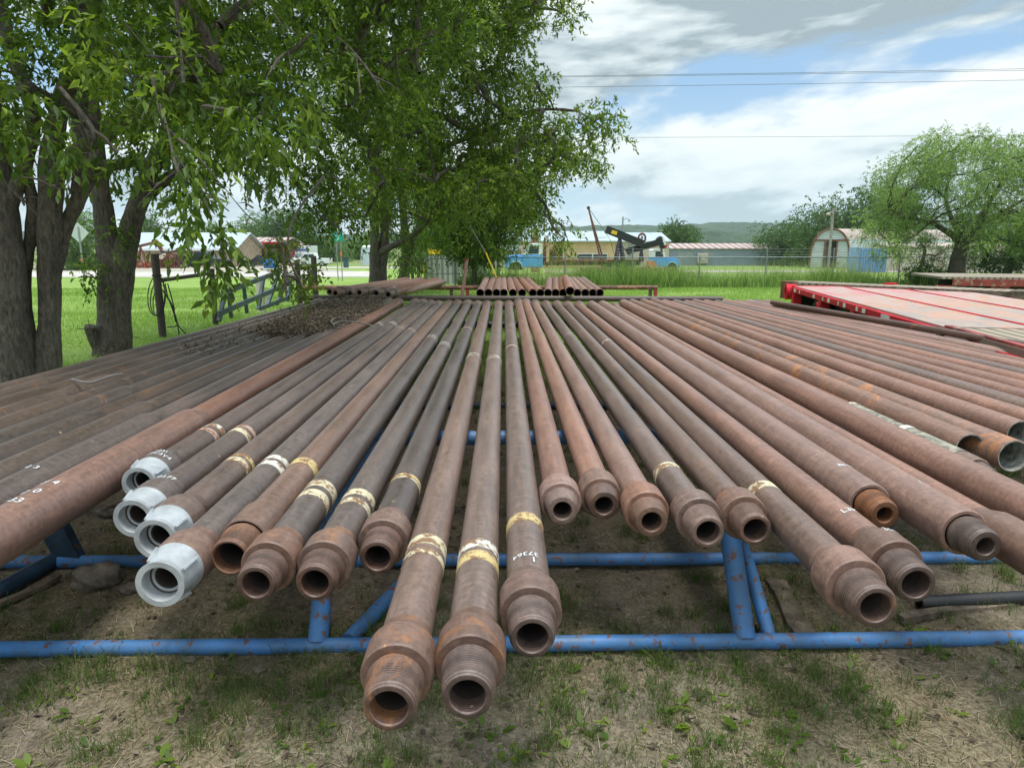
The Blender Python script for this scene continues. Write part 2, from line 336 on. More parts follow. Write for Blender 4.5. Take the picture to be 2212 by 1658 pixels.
def stripes(name, c1, c2, sc, rough=.5, metal=0.0, thr=.5, axis='X', wear=None):
    m, nt, b = newmat(name); v = coords(nt, shift=False); w = N(nt, 'ShaderNodeTexWave'); w.bands_direction = axis; w.inputs['Scale'].default_value = sc; nt.links.new(v, w.inputs[0])
    c = ramp(nt, w.outputs['Fac'], [(thr - .08, c1), (thr + .08, c2)])
    n = noise(nt, v, .8, 6, .65); c = mix(nt, .5, c, ramp(nt, n, [(.3, (.7, .7, .7)), (.7, (1.2, 1.2, 1.2))]), 'MULTIPLY')
    if wear: c = mix(nt, ramp(nt, noise(nt, v, wear[1], 6, .6), [(wear[2], (0, 0, 0)), (wear[2] + .06, (1, 1, 1))]), c, wear[0])
    nt.links.new(c, b.inputs['Base Color']); b.inputs['Roughness'].default_value = rough; b.inputs['Metallic'].default_value = metal
    bump(nt, b, w.outputs['Fac'], .6, .05); return m
M['roofm'] = stripes('pale_metal_roof', (.36, .44, .48), (.48, .56, .60), 2.2, .5, wear=((.26, .34, .37), .9, .60))
M['roofrust'] = stripes('rust_striped_roof', (.30, .15, .11), (.42, .41, .40), .30, .7)
M['corrblue'] = stripes('blue_grey_corrugated', (.20, .27, .34), (.27, .34, .41), 2.5, .5, wear=((.33, .36, .36), .35, .55))
M['corrtan'] = stripes('tan_metal_wall', (.58, .40, .22), (.62, .44, .25), 3, .6)
M['corrcream'] = stripes('cream_metal_wall', (.50, .44, .36), (.55, .49, .40), 3, .6)
M['corrgrey'] = stripes('weathered_fence_sheet', (.26, .28, .25), (.50, .53, .48), .9, .7)
M['corrred'] = stripes('dark_red_wall', (.16, .02, .025), (.22, .03, .035), 3, .6)
M['contblue'] = stripes('blue_container', (.10, .22, .46), (.17, .33, .60), 1.6, .6)
M['quon'] = stripes('galvanised_arch_sheet', (.36, .42, .44), (.46, .52, .54), 1.6, .5, axis='Z', wear=((.30, .16, .11), .5, .66))
M['quontop'] = stripes('rusty_arch_roof', (.40, .30, .26), (.50, .44, .40), 1.6, .6)
M['cream'] = simple('cream_wall', (.55, .52, .42), .8, var=.1, scale=.7)
M['stone'] = simple('tan_stone_wall', (.48, .38, .27), .9, var=.3, scale=4)
M['redt'] = simple('trailer_red', (.60, .018, .035), .65, 0, .15, 3, patch=((.30, .06, .05), .74, 9), spec=.2)
M['redold'] = simple('faded_trailer_red', (.34, .05, .045), .55, 0, .25, 4, patch=((.30, .20, .14), .56, 6))
def deck_mat():
    m, nt, b = newmat('worn_red_deck'); v = coords(nt, shift=False); tc = N(nt, 'ShaderNodeTexCoord'); s = N(nt, 'ShaderNodeSeparateXYZ'); nt.links.new(tc.outputs['Object'], s.inputs[0])
    vv = coords(nt, shift=False, scale=(1, .35, 1)); n = noise(nt, vv, 2.2, 8, .65, .8); n2 = noise(nt, v, 9, 6, .6)
    t = math_(nt, 'ADD', n, math_(nt, 'MULTIPLY', s.outputs[1], .055))     # paint survives best at the far end
    c = ramp(nt, t, [(.06, (.30, .24, .21)), (.18, (.36, .29, .25)), (.24, (.46, .25, .17)), (.34, (.40, .31, .28)), (.46, (.47, .23, .21)), (.60, (.52, .13, .16))])
    c = mix(nt, .4, c, ramp(nt, n2, [(.3, (.7, .7, .7)), (.7, (1.2, 1.2, 1.2))]), 'MULTIPLY')
    nt.links.new(c, b.inputs['Base Color']); b.inputs['Roughness'].default_value = .6; return m
M['deck'] = deck_mat()
M['plank'] = stripes('weathered_planks', (.16, .13, .10), (.34, .29, .22), 2.2, .9, thr=.3)
M['wood'] = simple('old_grey_wood', (.20, .155, .115), .9, var=.35, scale=12, bumpd=.01)
M['tyre'] = simple('tyre_rubber', (.028, .029, .03), .8)
M['glass'] = simple('dark_glass', (.035, .05, .055), .08, 0, .1)
M['glassl'] = simple('pale_glass', (.22, .28, .28), .1)
M['white'] = simple('white_paint', (.70, .73, .75), .4, var=.05)
M['bluetruck'] = simple('faded_blue_truck_paint', (.10, .38, .78), .5, 0, .10, 2.5, patch=((.36, .50, .62), .62, 2.2))
M['bluebin'] = simple('blue_plastic', (.015, .19, .56), .5)
M['vblack'] = simple('dark_vehicle_paint', (.035, .04, .048), .2, 0, .1)
M['chrome'] = simple('bright_metal', (.55, .57, .58), .3, .8)
M['galv'] = simple('galvanised_steel', (.30, .33, .35), .45, .4)
M['fencem'] = simple('grey_fence_wire', (.22, .23, .23), .6, .3)
M['gategrey'] = simple('grey_blue_steel', (.14, .18, .21), .45, .2, .2, 9)
M['rustm'] = simple('heavy_rust', (.20, .085, .05), .85, 0, .3, 8, patch=((.34, .15, .06), .58, 5))
M['pjblack'] = simple('black_machine_paint', (.018, .022, .028), .4)
M['orange'] = simple('faded_orange_paint', (.62, .21, .12), .55)
M['yellow'] = simple('yellow_paint', (.75, .48, .02), .45)
M['signgreen'] = simple('green_sign_face', (.0, .30, .22), .35, var=.03)
M['signback'] = simple('grey_sign_back', (.52, .57, .58), .5, var=.05)
M['red'] = simple('red_frame_paint', (.40, .04, .05), .5)
M['rock'] = simple('limestone_rock', (.25, .21, .165), .95, var=.4, scale=9, bumpd=.03)
M['tan'] = simple('tan_pole', (.40, .31, .25), .8)

def text_flat(s, size):
    """vertices and faces of a word in the built-in font, in its own x,y plane"""
    cu = bpy.data.curves.new('lettering', 'FONT'); cu.body = s; cu.size = size; cu.align_x = 'CENTER'; cu.align_y = 'CENTER'
    ob = bpy.data.objects.new('lettering', cu); COL.objects.link(ob); dg = bpy.context.evaluated_depsgraph_get(); me = bpy.data.meshes.new_from_object(ob.evaluated_get(dg))
    bpy.data.objects.remove(ob); bpy.data.curves.remove(cu)
    vs = [Vector(v.co) for v in me.vertices]; fs = [tuple(p.vertices) for p in me.polygons]; bpy.data.meshes.remove(me); return vs, fs

# ================================================================== the ground and hills
def gh(x, y):
    """vectorised ground height"""
    z = np.where(y < 12, 0.0, -.022 * (np.minimum(y, 130) - 12))
    near = np.clip((9 - np.abs(y - 3)) / 6, 0, 1)
    return z + near * (.012 * np.sin(x * 2.1 + y * 1.3) + .008 * np.sin(x * 5.3 - y * 3.7) + .004 * np.sin(x * 11 + y * 9)) - .006 * near
def build_ground():
    xs = np.unique(np.concatenate([np.linspace(-9, 9, 180), np.linspace(-60, 60, 61), np.array([-1800, -700, -300, -150, 150, 300, 700, 1800.])]))
    ys = np.unique(np.concatenate([np.linspace(-6, 12, 180), np.linspace(12, 130, 50), np.array([-200, -60, -20, 180, 300, 600, 1200, 2000.])]))
    X, Y = np.meshgrid(xs, ys); Z = gh(X, Y); V = np.stack([X, Y, Z], -1).reshape(-1, 3)
    a = (np.arange(len(ys) - 1)[:, None] * len(xs) + np.arange(len(xs) - 1)[None]).ravel()
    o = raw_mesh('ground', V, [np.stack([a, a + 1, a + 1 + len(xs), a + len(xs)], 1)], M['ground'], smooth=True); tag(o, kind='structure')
build_ground()
def build_hills(name, Y0, depth, tops, seed, step=6.):
    """tops: list of (pixel x, pixel y) of the skyline at distance Y0"""
    rg = np.random.default_rng(seed); P = [atY(x, y, Y0) for x, y in tops]
    px = np.array([p.x for p in P]); pz = np.array([p.z for p in P])
    xs = np.arange(px[0], px[-1], step * 2); ts = np.linspace(-1, 1, 34)
    X, T = np.meshgrid(xs, ts); H_ = np.interp(xs, px, pz)[None] + 2.6
    Z = -2.6 + H_ * np.cos(T * math.pi / 2) ** 1.3; Z = Z + (rg.random(Z.shape) - .5) * 7.0 * (1 - T ** 2)
    Y = Y0 + T * depth + (rg.random(Z.shape) - .5) * step; V = np.stack([X, Y, Z - 1.2], -1).reshape(-1, 3)
    n = len(xs); a = (np.arange(len(ts) - 1)[:, None] * n + np.arange(n - 1)[None]).ravel()
    tag(raw_mesh(name, V, [np.stack([a, a + 1, a + 1 + n, a + n], 1)], M['hill'], smooth=False), kind='structure')
build_hills('hills', 1250, 380, [(-300, 512), (130, 500), (450, 508), (700, 512), (790, 506), (830, 502), (900, 512), (1060, 520), (1130, 503), (1200, 490), (1330, 488), (1450, 487), (1540, 481), (1680, 484), (1800, 500), (1950, 500), (2080, 470), (2400, 440)], 3)
build_hills('hills', 700, 130, [(1300, 520), (1400, 508), (1500, 500), (1600, 508), (1750, 505), (1900, 515)], 5)
def strip(name, pts, mat, lift=.02):
    """flat patch of ground material following the fall of the yard; pts (x, y) polygon rows [(xl, xr, y)]"""
    mb = MB(); 
    for (xl, xr, y) in pts: mb.v += [(xl, y, float(gh(np.array(xl), np.array(float(y)))) + lift), (xr, y, float(gh(np.array(xr), np.array(float(y)))) + lift)]
    for i in range(len(pts) - 1): mb.f.append((2 * i, 2 * i + 1, 2 * i + 3, 2 * i + 2))
    tag(mb.build(name, mat, fix=False), kind='structure')
def sx(px, Y): return gnd(px, Y).x
strip('gravel_drive', [(-70, sx(800, 47), 47), (-75, sx(830, 52), 52), (-80, sx(810, 58), 58), (-90, sx(790, 66), 66)], M['road'])
strip('forecourt', [(-90, sx(760, 67), 67), (-110, sx(690, 80), 80), (-130, sx(640, 98), 98), (-150, sx(640, 120), 120)], M['concrete'])
strip('road', [(sx(700, 88), sx(1010, 70), 84), (sx(690, 100), sx(1010, 85), 96)], M['road'], .03)
strip('gravel_road', [(sx(1180, 58), 90, 60), (sx(1180, 66), 90, 70)], M['concrete'])

# ================================================================== pipes
def joint_prof(y0, y1, R, r):     # shoulder at y0, tapers back to the tube at y1
    t = .05
    return [(y0, R * .6), (y0, R - .0045), (y0 + .005, R - .0005), (y0 + .045, R), (y0 + .047, R - .0012), (y0 + .050, R), (y1 - t - .004, R), (y1 - t - .002, R - .004), (y1 - t + .002, R - .004), (y1 - t + .004, R - .002), (y1 - .006, r * 1.05), (y1, r * 1.02), (y1 + .03, r)]
def pin_prof(L, r0, r1, bore, threads=True, depth=.7):
    p = [(L + .002, r0 * .93), (L - .008, r0 * .93)]
    if threads:
        n = 13
        for i in range(n):
            a = L - .010 - (L - .022) * i / n; st = (L - .022) / n; r = r0 + (r1 - r0) * i / n
            p += [(a, r - .0028), (a - st * .34, r), (a - st * .66, r)]
    else: p += [(L - .012, r0 * .985), (.014, r1)]
    p += [(.008, r1 - .0025), (.0008, r1 - .005), (0, r1 - .007), (0, bore + .003), (.004, bore), (.05, bore)]
    return p
def painted_text(s, pipe, y, R, size, ang=0, mat='chalk', flip=False):
    """hand lettering laid round the pipe; ang is measured from the top towards +x"""
    vs, fs = text_flat(s, size); mb = MB(); rr = random.Random(hash(s) % 97)
    w1, w2 = rr.random() * 6, rr.random() * 6
    out = []
    for v in vs:
        u, w = v.x, v.y + .12 * size * math.sin(v.x / size * 1.9 + w1)
        if flip: u, w = -u, -w
        a = ang + u / R; out.append((math.sin(a) * (R + .0012), y + w + .05 * size * math.sin(v.x / size * 3 + w2), math.cos(a) * (R + .0012)))
    mb.add(out, fs); mb.build('chalk_writing', M[mat], pipe, fix=False)
def band(pipe, y, w, R, mat):
    e = .0010; MB().lathe([(y, R - .002), (y + .0004, R + e), (y + w - .0004, R + e), (y + w, R - .002)], 32).build('paint_band', M[mat], pipe, smooth=True)
def pipe(near, far, label, kind='drill', steel='pipe_mid', r=.0645, R=.087, zc=.58, bands=(), text=(), zf=None, name='drill_pipe', group='pipes laid side by side on the blue rack', pin='pin', jl=.26, farjoint=True, cat='pipe', opts=None, jmat='joint'):
    a = atz(near[0], near[1], zc) if len(near) == 2 and near[0] > -500 and kind != 'xy' else None
    b = atz(far[0], far[1], zf or zc)
    d = b - a; L = d.length; rz = -math.atan2(d.x, d.y)
    return make_pipe(a, L, rz, label, kind, steel, r, R, bands, text, name, group, pin, jl, farjoint, cat, math.atan2(d.z, math.hypot(d.x, d.y)), jmat)
def make_pipe(a, L, rz, label, kind, steel, r, R, bands=(), text=(), name='drill_pipe', group=None, pin='pin', jl=.26, farjoint=True, cat='pipe', tilt=0.0, jmat='joint'):
    t = thing(name, label, cat, a, rz, group); t.rotation_euler = (tilt, 0, rz); seg = 36
    PL = .112
    if kind == 'drill':        # tube, raised joint, threaded pin
        MB().lathe([(jl, r * 1.005), (jl + .12, r * 1.01), (jl + .3, r), (L - .34, r), (L - .26, r * 1.04)], seg).build('tube', M[steel], t, smooth=True)
        MB().lathe(joint_prof(PL, jl, R, r), seg).build('tool_joint', M[jmat], t, smooth=True)
        MB().lathe(pin_prof(PL, R * .78, R * .685, R * .47), seg).build('threaded_pin', M[pin], t, smooth=True)
        MB().lathe([(.05, R * .47), (.9, R * .44), (.9, .002)], 28).build('bore', M['bore'], t, smooth=True)
    elif kind == 'smoothpin':
        MB().lathe([(jl, r * 1.005), (jl + .3, r), (L - .34, r), (L - .26, r * 1.04)], seg).build('tube', M[steel], t, smooth=True)
        MB().lathe(joint_prof(.085, jl, R, r), seg).build('tool_joint', M[jmat], t, smooth=True)
        MB().lathe(pin_prof(.085, R * .83, R * .72, R * .42, False), seg).build('threaded_pin', M[pin], t, smooth=True)
        MB().lathe([(.05, R * .42), (.9, R * .40), (.9, .002)], 28).build('bore', M['bore'], t, smooth=True)
    elif kind == 'capped':     # grey cast protector screwed over the pin
        MB().lathe([(jl, r * 1.005), (jl + .3, r), (L - .34, r), (L - .26, r * 1.04)], seg).build('tube', M[steel], t, smooth=True)
        MB().lathe([(.10, R * .9), (.118, R - .002)] + joint_prof(.12, jl, R, r)[2:], seg).build('tool_joint', M[jmat], t, smooth=True)
        cp = MB().lathe([(.125, R * .90), (.122, R * .955), (.10, R * .95), (.03, R * .77), (.018, R * .765), (.012, R * .81), (.001, R * .84), (0, R * .83), (0, R * .63), (.004, R * .61), (.05, R * .60), (.05, R * .45)], seg)
        c = cp.build('thread_protector', M['cap'], t, smooth=True)
        for k in range(4):
            rb = MB()
            an = math.pi / 4 + k * math.pi / 2 + .25; q = Vector((math.sin(an), 0, math.cos(an)))
            rb.bar(q * (R * .80) + Vector((0, .022, 0)), q * (R * .955) + Vector((0, .092, 0)), .008, .017, up=q)
            rb.build('grip_rib', M['cap'], c, bevel=.0012)
        MB().lathe([(.045, R * .60), (.06, R * .45), (.9, R * .44), (.9, .002)], 28).build('bore', M['bore'], t, smooth=True)
    elif kind == 'flush':      # joint no fatter than the upset, wide bore
        MB().lathe([(.13, R * .93), (.133, R), (.30, R), (.36, r * 1.01), (.6, r), (L - .34, r), (L - .26, r * 1.04)], seg).build('tube', M[steel], t, smooth=True)
        MB().lathe(pin_prof(.13, R * .90, R * .80, R * .64), seg).build('threaded_pin', M['pinor'], t, smooth=True)
        MB().lathe([(.05, R * .64), (.9, R * .6), (.9, .002)], 28).build('bore', M['bore'], t, smooth=True)
    elif kind == 'collar':     # thick heavy bar, no joint
        MB().lathe([(PL, R * .82), (PL, R - .004), (PL + .005, R), (L - .03, R), (L - .03, R * .5)], seg).build('tube', M[steel], t, smooth=True)
        MB().lathe(pin_prof(PL, R * .80, R * .68, R * .36), seg).build('threaded_pin', M[pin], t, smooth=True)
        MB().lathe([(.05, R * .36), (.9, R * .34), (.9, .002)], 28).build('bore', M['bore'], t, smooth=True)
    elif kind == 'casing':     # thin walled open tube
        w = r * .10
        MB().lathe([(0, r - w), (0, r - .002), (.003, r), (L, r), (L, r - w)], seg).build('tube', M[steel], t, smooth=True)
        MB().lathe([(.0005, r - .004), (-.0015, r - .004), (-.0015, r - w), (1.6, r - w)], 28).build('bore_lining', M['liner'], t, smooth=True)
        MB().lathe([(1.55, r - w), (1.6, .002)], 28).build('bore', M['bore'], t)
        farjoint = False
    elif kind == 'cross':      # passes out of view before its end; long thick joint on the near end
        MB().lathe([(jl, r * 1.01), (jl + .3, r), (L - .34, r), (L - .26, r * 1.04)], seg).build('tube', M[steel], t, smooth=True)
        MB().lathe([(0, R * .5), (0, R - .004), (.004, R), (jl - .10, R), (jl - .07, R * .985), (jl - .065, R * .96), (jl, r * 1.03), (jl + .04, r)], seg).build('tool_joint', M[jmat], t, smooth=True)
    elif kind == 'long':
        MB().lathe([(0, r * .5), (0, r), (L, r), (L, r * .5)], seg).build('tube', M[steel], t, smooth=True); farjoint = False
    if farjoint:
        R2 = R if kind != 'collar' else R
        if kind == 'collar': pass
        else: MB().lathe([(L - .27, r * 1.02), (L - .22, R2), (L - .004, R2), (L, R2 - .004), (L, R2 * .62), (L - .1, R2 * .5)], 28).build('box_end', M['joint'], t, smooth=True)
    for (y, w, m) in bands: band(t, y, w, r * 1.01, m)
    for tx in text: painted_text(tx[0], t, tx[1], tx[2], *tx[3:])
    return t
OUT = 'pipes laid side by side on the blue rack'
# --- capped ones and their neighbours, left of the middle
pipe((300,1045),(899,655),'dark capped pipe with pale numbers, farthest and leftmost of the four with grey protectors','capped','pipe_dark',bands=[(.62,.045,'bp'),(.70,.05,'bw'),(5.3,.03,'bg'),(5.38,.05,'bg')],text=[('N9C3Y4',.155,.087,.036,.1),('1231',.195,.087,.03,.1)],jmat='pipe_dark')
pipe((287,1120),(915,656),'dark capped pipe second from the left of the four with grey protectors','capped','pipe_dark',bands=[(.98,.055,'bc'),(1.06,.035,'bp'),(5.7,.03,'bg'),(5.78,.05,'bg')],jmat='pipe_dark',text=[('0177',.24,.080,.035,.2)])
pipe((335,1165),(931,658),'brown capped pipe with a yellowish band, third of the four with grey protectors','capped','pipe_mid',bands=[(.68,.05,'bc'),(.75,.03,'by'),(5.5,.03,'bg'),(5.6,.03,'bg')])
pipe((345,1262),(948,660),'brown pipe with the nearest and largest grey thread protector and a double white band','capped','pipe_dark',bands=[(.95,.055,'bw'),(1.03,.045,'bw'),(5.6,.04,'bg'),(5.7,.03,'bp')])
pipe((495,1205),(970,658),'pipe with one bright yellow band and a wide rusted mouth, right of the capped pipes','flush','pipe_mid',R=.079,bands=[(.78,.075,'by')],r=.067)
pipe((552,1262),(989,658),'rusty pipe with two thick cream bands beside the yellow banded pipe','drill','pipe_dark',bands=[(.58,.06,'bc'),(.68,.07,'bc'),(5.0,.03,'bg'),(5.1,.05,'bg')])
pipe((680,1260),(1011,658),'rusty pipe with a threaded pin end and two cream bands above the left blue post','drill','pipe_dark',bands=[(.50,.045,'bc'),(.58,.06,'bc'),(4.5,.03,'bg'),(4.6,.05,'bg')])
pipe((815,1205),(1032,660),'set back rusty pipe with a thin orange band, left of the two nearest pipes','drill','pipe_dark',bands=[(.60,.015,'bc'),(.622,.03,'by'),(5.6,.05,'bp')])
pipe((840,1530),(1052,660),'left one of the two nearest pipes, with a cream double band','drill','pipe_mid',bands=[(.64,.035,'bc'),(.71,.07,'bc'),(4.4,.03,'bg'),(4.5,.05,'bw')])
pipe((1010,1505),(1077,660),'right one of the two nearest pipes, with white and yellow bands','drill','pipe_mid',bands=[(.56,.06,'by'),(.645,.06,'bw'),(4.25,.03,'bg'),(4.33,.05,'bw')])
pipe((1150,1378),(1099,660),'pipe with pale handwriting and one yellow band, right beside the two nearest pipes','drill','pipe_mid',bands=[(.62,.07,'by'),(4.7,.05,'bp')],text=[('37364',.355,.066,.034,-.12,'chalk',True),('1',.32,.066,.045,.25,'chalk',True)])
pipe((1215,1103),(1120,655),'smooth ended reddish pipe, leftmost of the short set back row in the middle','smoothpin','pipe_red',R=.083,jl=.24,jmat='pipe_red',pin='joint',r=.0615)
pipe((1305,1092),(1136,655),'reddish pipe with notched joint, second of the short set back row in the middle','smoothpin','pipe_red',R=.084,jl=.25,jmat='joint',r=.0615)
pipe((1408,1127),(1156,658),'reddish pipe with thick shoulder, third of the short set back row in the middle','smoothpin','pipe_red',R=.086,jl=.25,jmat='pipe_red',pin='joint',r=.0625)
pipe((1530,1150),(1179,660),'brown pipe with one pale yellow band, its end above the right blue post','drill','pipe_mid',bands=[(.55,.055,'bc'),(4.9,.03,'bg')],r=.0625,pin='joint')
pipe((1632,1145),(1203,660),'brown pipe without bands ending just right of the right blue post','drill','pipe_mid',r=.0625,pin='joint')
pipe((1893,1312),(1226,662),'large threaded pipe with a yellow worn band, nearest one on the right side','drill','pipe_mid',bands=[(.80,.065,'bc'),(4.9,.03,'bw')],R=.092,r=.066,jmat='pipe_red')
pipe((1980,1262),(1250,662),'reddish threaded pipe with pale marks, right neighbour of the yellow banded pipe on the right','drill','pipe_red',R=.090,r=.066,text=[('3017',.20,.090,.03,.3),('L3K1',.42,.067,.04,.2)])
pipe((1912,1112),(1277,660),'thick collar with an orange rusted threaded pin, short of its neighbours on the right','collar','pipe_red',R=.082,pin='pinor',text=[('BMY 41',.34,.082,.035,.45)])
pipe((2130,1180),(1301,660),'thick collar with a small dark bore and faint chalk marks near the right edge','collar','pipe_red',R=.084,text=[('1 33',.40,.084,.035,.35)])
make_pipe(Vector((1.80,1.75,.545)),9.4,0,'slender reddish pipe lying low, its rusty joint running out of the right edge','cross','pipe_red',.058,.080,jl=.66,group=OUT)
make_pipe(Vector((1.985,1.30,.585)),9.9,.002,'thick plain reddish brown collar crossing the right edge in front of the open casings','long','pipe_red',.082,.082,group=OUT,cat='pipe')
t_ = make_pipe(Vector((2.20,2.95,.53)),8.4,.01,'low pipe with a black and pale wrapped sleeve before the open casings','smoothpin','pipe_red',.056,.07,group=OUT,jmat='joint')
MB().lathe([(.20, .06), (.20, .0725), (.62, .0725), (.64, .066), (1.25, .066), (1.25, .056)], 28).build('wrapped_sleeve', simple('tarred_wrap', (.34, .32, .25), .85, 0, .3, 22, .003, col2=(.05, .055, .06)), t_, smooth=True)
band(t_, .62, .05, .073, 'bw'); band(t_, 1.20, .05, .0665, 'bw')
pipe((2095,968),(1365,655),'open casing with pale inside and rust streaks, left of the three open mouths','casing','pipe_rusty',r=.076,group=OUT,name='casing_pipe')
pipe((2190,985),(1390,655),'open casing with the widest pale mouth, nearest of the three at the right edge','casing','pipe_rusty',r=.080,group=OUT,name='casing_pipe')
pipe((2203,937),(1412,653),'plain open casing with a dark mouth, farthest of the three open mouths','casing','pipe_red',r=.074,group=OUT,name='casing_pipe')
ords = ['first','second','third','fourth','fifth','sixth','seventh','eighth','ninth','tenth','eleventh']
for i in range(11):
    xf = 2.70 + .168 * i; xn = 2.98 + .205 * i; yf = 11.5 - .05 * (i % 3); yn = 4.3 - (.5 if i % 2 else 0); d = Vector((xf - xn, yf - yn, 0)); rz = -math.atan2(d.x, d.y)
    ex = d.normalized() * -2.4
    make_pipe(Vector((xn, yn, .575)) + ex, d.length + 2.4, rz, 'plain reddish pipe crossing the right edge, %s one beyond the open casings' % ords[i], 'long', ['pipe_red', 'pipe_mid', 'pipe_red', 'pipe_red'][i % 4], [.066, .070, .064, .072, .066][i % 5], .07, group='plain pipes fanning to the right edge')
# --- left pile, crossing the left edge
lab = ['large brown pipe with white chalk numbers at the left edge beside the capped pipes', 'pipe with a pale smear at the left edge, behind the chalk numbered one'] + ['dark leaf strewn pipe, %s beyond the pale smeared one in the left pile' % o for o in ords[1:9]]
for i in range(10):
    xf = -1.687 - .142 * i; xn = -1.733 - .186 * i; yn, yf = 2.27, 11.45 - .04 * (i % 3); d = Vector((xf - xn, yf - yn, 0)); n_ = d.normalized()
    ext = 1.0; jl = ext + [1.55, 1.45, 1.75, 1.5, 2.2, 1.9, 2.6, 2.2, 2.5, 2.2][i]
    big = i < 2
    t = make_pipe(Vector((xn, yn, .60 if i else .585)) - n_ * ext, d.length + ext, -math.atan2(d.x, d.y), lab[i], 'cross', 'pipe_warm' if i == 0 else 'pipe_dark' if i == 1 else 'pipe_old', [.074, .064, .060, .062, .060, .062, .058, .061, .060, .062][i], [.092, .080, .075, .075, .073, .075, .070, .073, .072, .074][i], jl=jl, group='leaf strewn pipes of the left pile', text=[('777 4', ext + .28, .093, .05, -.25), ('42 0', ext + .19, .093, .05, -.2), ('333', ext + .10, .093, .055, -.15)] if i == 0 else [('2 3', ext + .45, .085, .04, .1)] if i == 1 else [], jmat='pipe_warm' if i == 0 else 'pipe_dark' if i == 1 else 'pipe_old')
# long brown rail lying on the outer right side
a, b = atz(2212, 746, .68), atz(1668, 653, .68); d = (b - a).normalized()
MBr = thing('side_rail', 'long straight dark brown rail lying along the outer right side of the rack', 'rail', a - d * 2.5, -math.atan2(d.x, d.y))
MB().lathe([(0, .002), (0, .036), ((b - a).length + 2.5, .036), ((b - a).length + 2.5, .002)], 20).build('tube', M['rail'], MBr, smooth=True)
bk = MB()
for q in (.5, 3.5, 6.4): bk.tube((0, q, 0), (0, q, -.68), .04, 12)
bk.build('support', M['rail'], MBr, smooth=True)

# ================================================================== racks
def rack_blue():
    t = thing('pipe_rack', 'blue painted tube skid frame carrying the pipes, standing in thin grass', 'rack', (0, 3.2, 0))
    o = Vector((0, 3.2, 0))
    def m(name, parts, mat='blue', sm=True):
        mb = MB()
        for p in parts:
            if len(p) == 3: mb.tube(Vector(p[0]) - o, Vector(p[1]) - o, p[2], 18)
            else: mb.path([Vector(k) - o for k in p[0]], p[1], 14)
        return mb.build(name, M[mat], t, smooth=sm)
    m('ground_runner', [((-4.6, 2.47, .018), (4.9, 2.50, .024), .031)])
    m('ground_runner', [((-4.4, 3.24, .026), (4.9, 3.19, .026), .031)])
    m('cross_rail', [((-3.7, 3.87, .468), (3.9, 3.87, .468), .042)])
    m('post', [((-.728, 2.49, .03), (-.735, 2.84, .50), .040)])
    m('post', [((.965, 2.49, .03), (.965, 2.84, .50), .042)])
    m('brace', [((1.075, 2.52, .02), (1.02, 2.95, .45), .028)])
    m('brace', [((-.62, 2.52, .02), (-.49, 2.86, .17), (-.20, 3.87, .46), ) and ((-.615, 2.52, .02), (-.36, 3.22, .05), .033)])
    m('side_beam', [((-.735, 2.80, .47), (-.735, 3.87, .44), .034)]); m('side_beam', [((.965, 2.80, .47), (.965, 3.87, .44), .034)])
    m('ground_beam', [((-.36, 3.22, .03), (-.36, 11.2, .03), .036)], 'bluedk')
    m('ground_beam', [((-2.22, 3.26, .03), (-2.50, 1.7, .03), .04)], 'bluedk')
    mb = MB(); mb.bar(Vector((-2.14, 3.24, .02)) - o, Vector((-2.32, 3.26, .50)) - o, .05, .13); mb.build('leaning_plate', M['bluedk'], t, bevel=.004)
    for x in (-3.4, 3.6): m('post', [((x, 3.87, 0), (x, 3.87, .44), .04)])
    m('rear_rail', [((-3.3, 9.5, .462), (4.2, 9.5, .462), .045)], 'black')
    for x in (-3.1, -.9, 1.3, 4.0): m('rear_post', [((x, 9.5, 0), (x, 9.5, .43), .04)], 'black')
    m('middle_runner', [((-3.3, 6.5, .03), (4.4, 6.5, .03), .035)], 'bluedk')
rack_blue()
def rail_rack():
    a, b = atz(890, 643, .60), atz(1560, 646, .60)
    t = thing('rail_rack', 'low brown pipe rail standing just behind the far ends of the long pipes', 'rack', (0, a.y, 0)); o = Vector((0, a.y, 0))
    MB().tube(Vector((a.x - 2.0, a.y, .6)) - o, b - o, .05, 16).build('rail', M['rail'], t, smooth=True)
    for px in (925, 1105, 1347, 1520):
        x = atY(px, 650, a.y).x; MB().tube((x, 0, 0), (x, 0, .56), .045, 12).build('post', M['rail'], t, smooth=True)
    t2 = thing('rail_rack', 'rusty far rail with red legs carrying the rear ends of the shorter casings', 'rack', (0, 15.9, gz(15.9))); 
    a2, b2 = atY(850, 621, 15.9), atY(1420, 621, 15.9)
    MB().tube((a2.x - 2, 0, a2.z - gz(15.9)), (b2.x, 0, b2.z - gz(15.9)), .05, 16).build('rail', simple('orange_flaked_rail', (.22, .11, .075), .7, 0, .3, 6, .002, patch=((.34, .16, .08), .55, 7)), t2, smooth=True)
    for px in (975, 1010, 1290, 1405, 1416):
        x = atY(px, 630, 15.9).x; MB().bar((x, 0, 0), (x, 0, a2.z - gz(15.9) - .04), .07, .07).build('leg', M['red'] if px in (1010, 1416) else M['rail'], t2)
rail_rack()
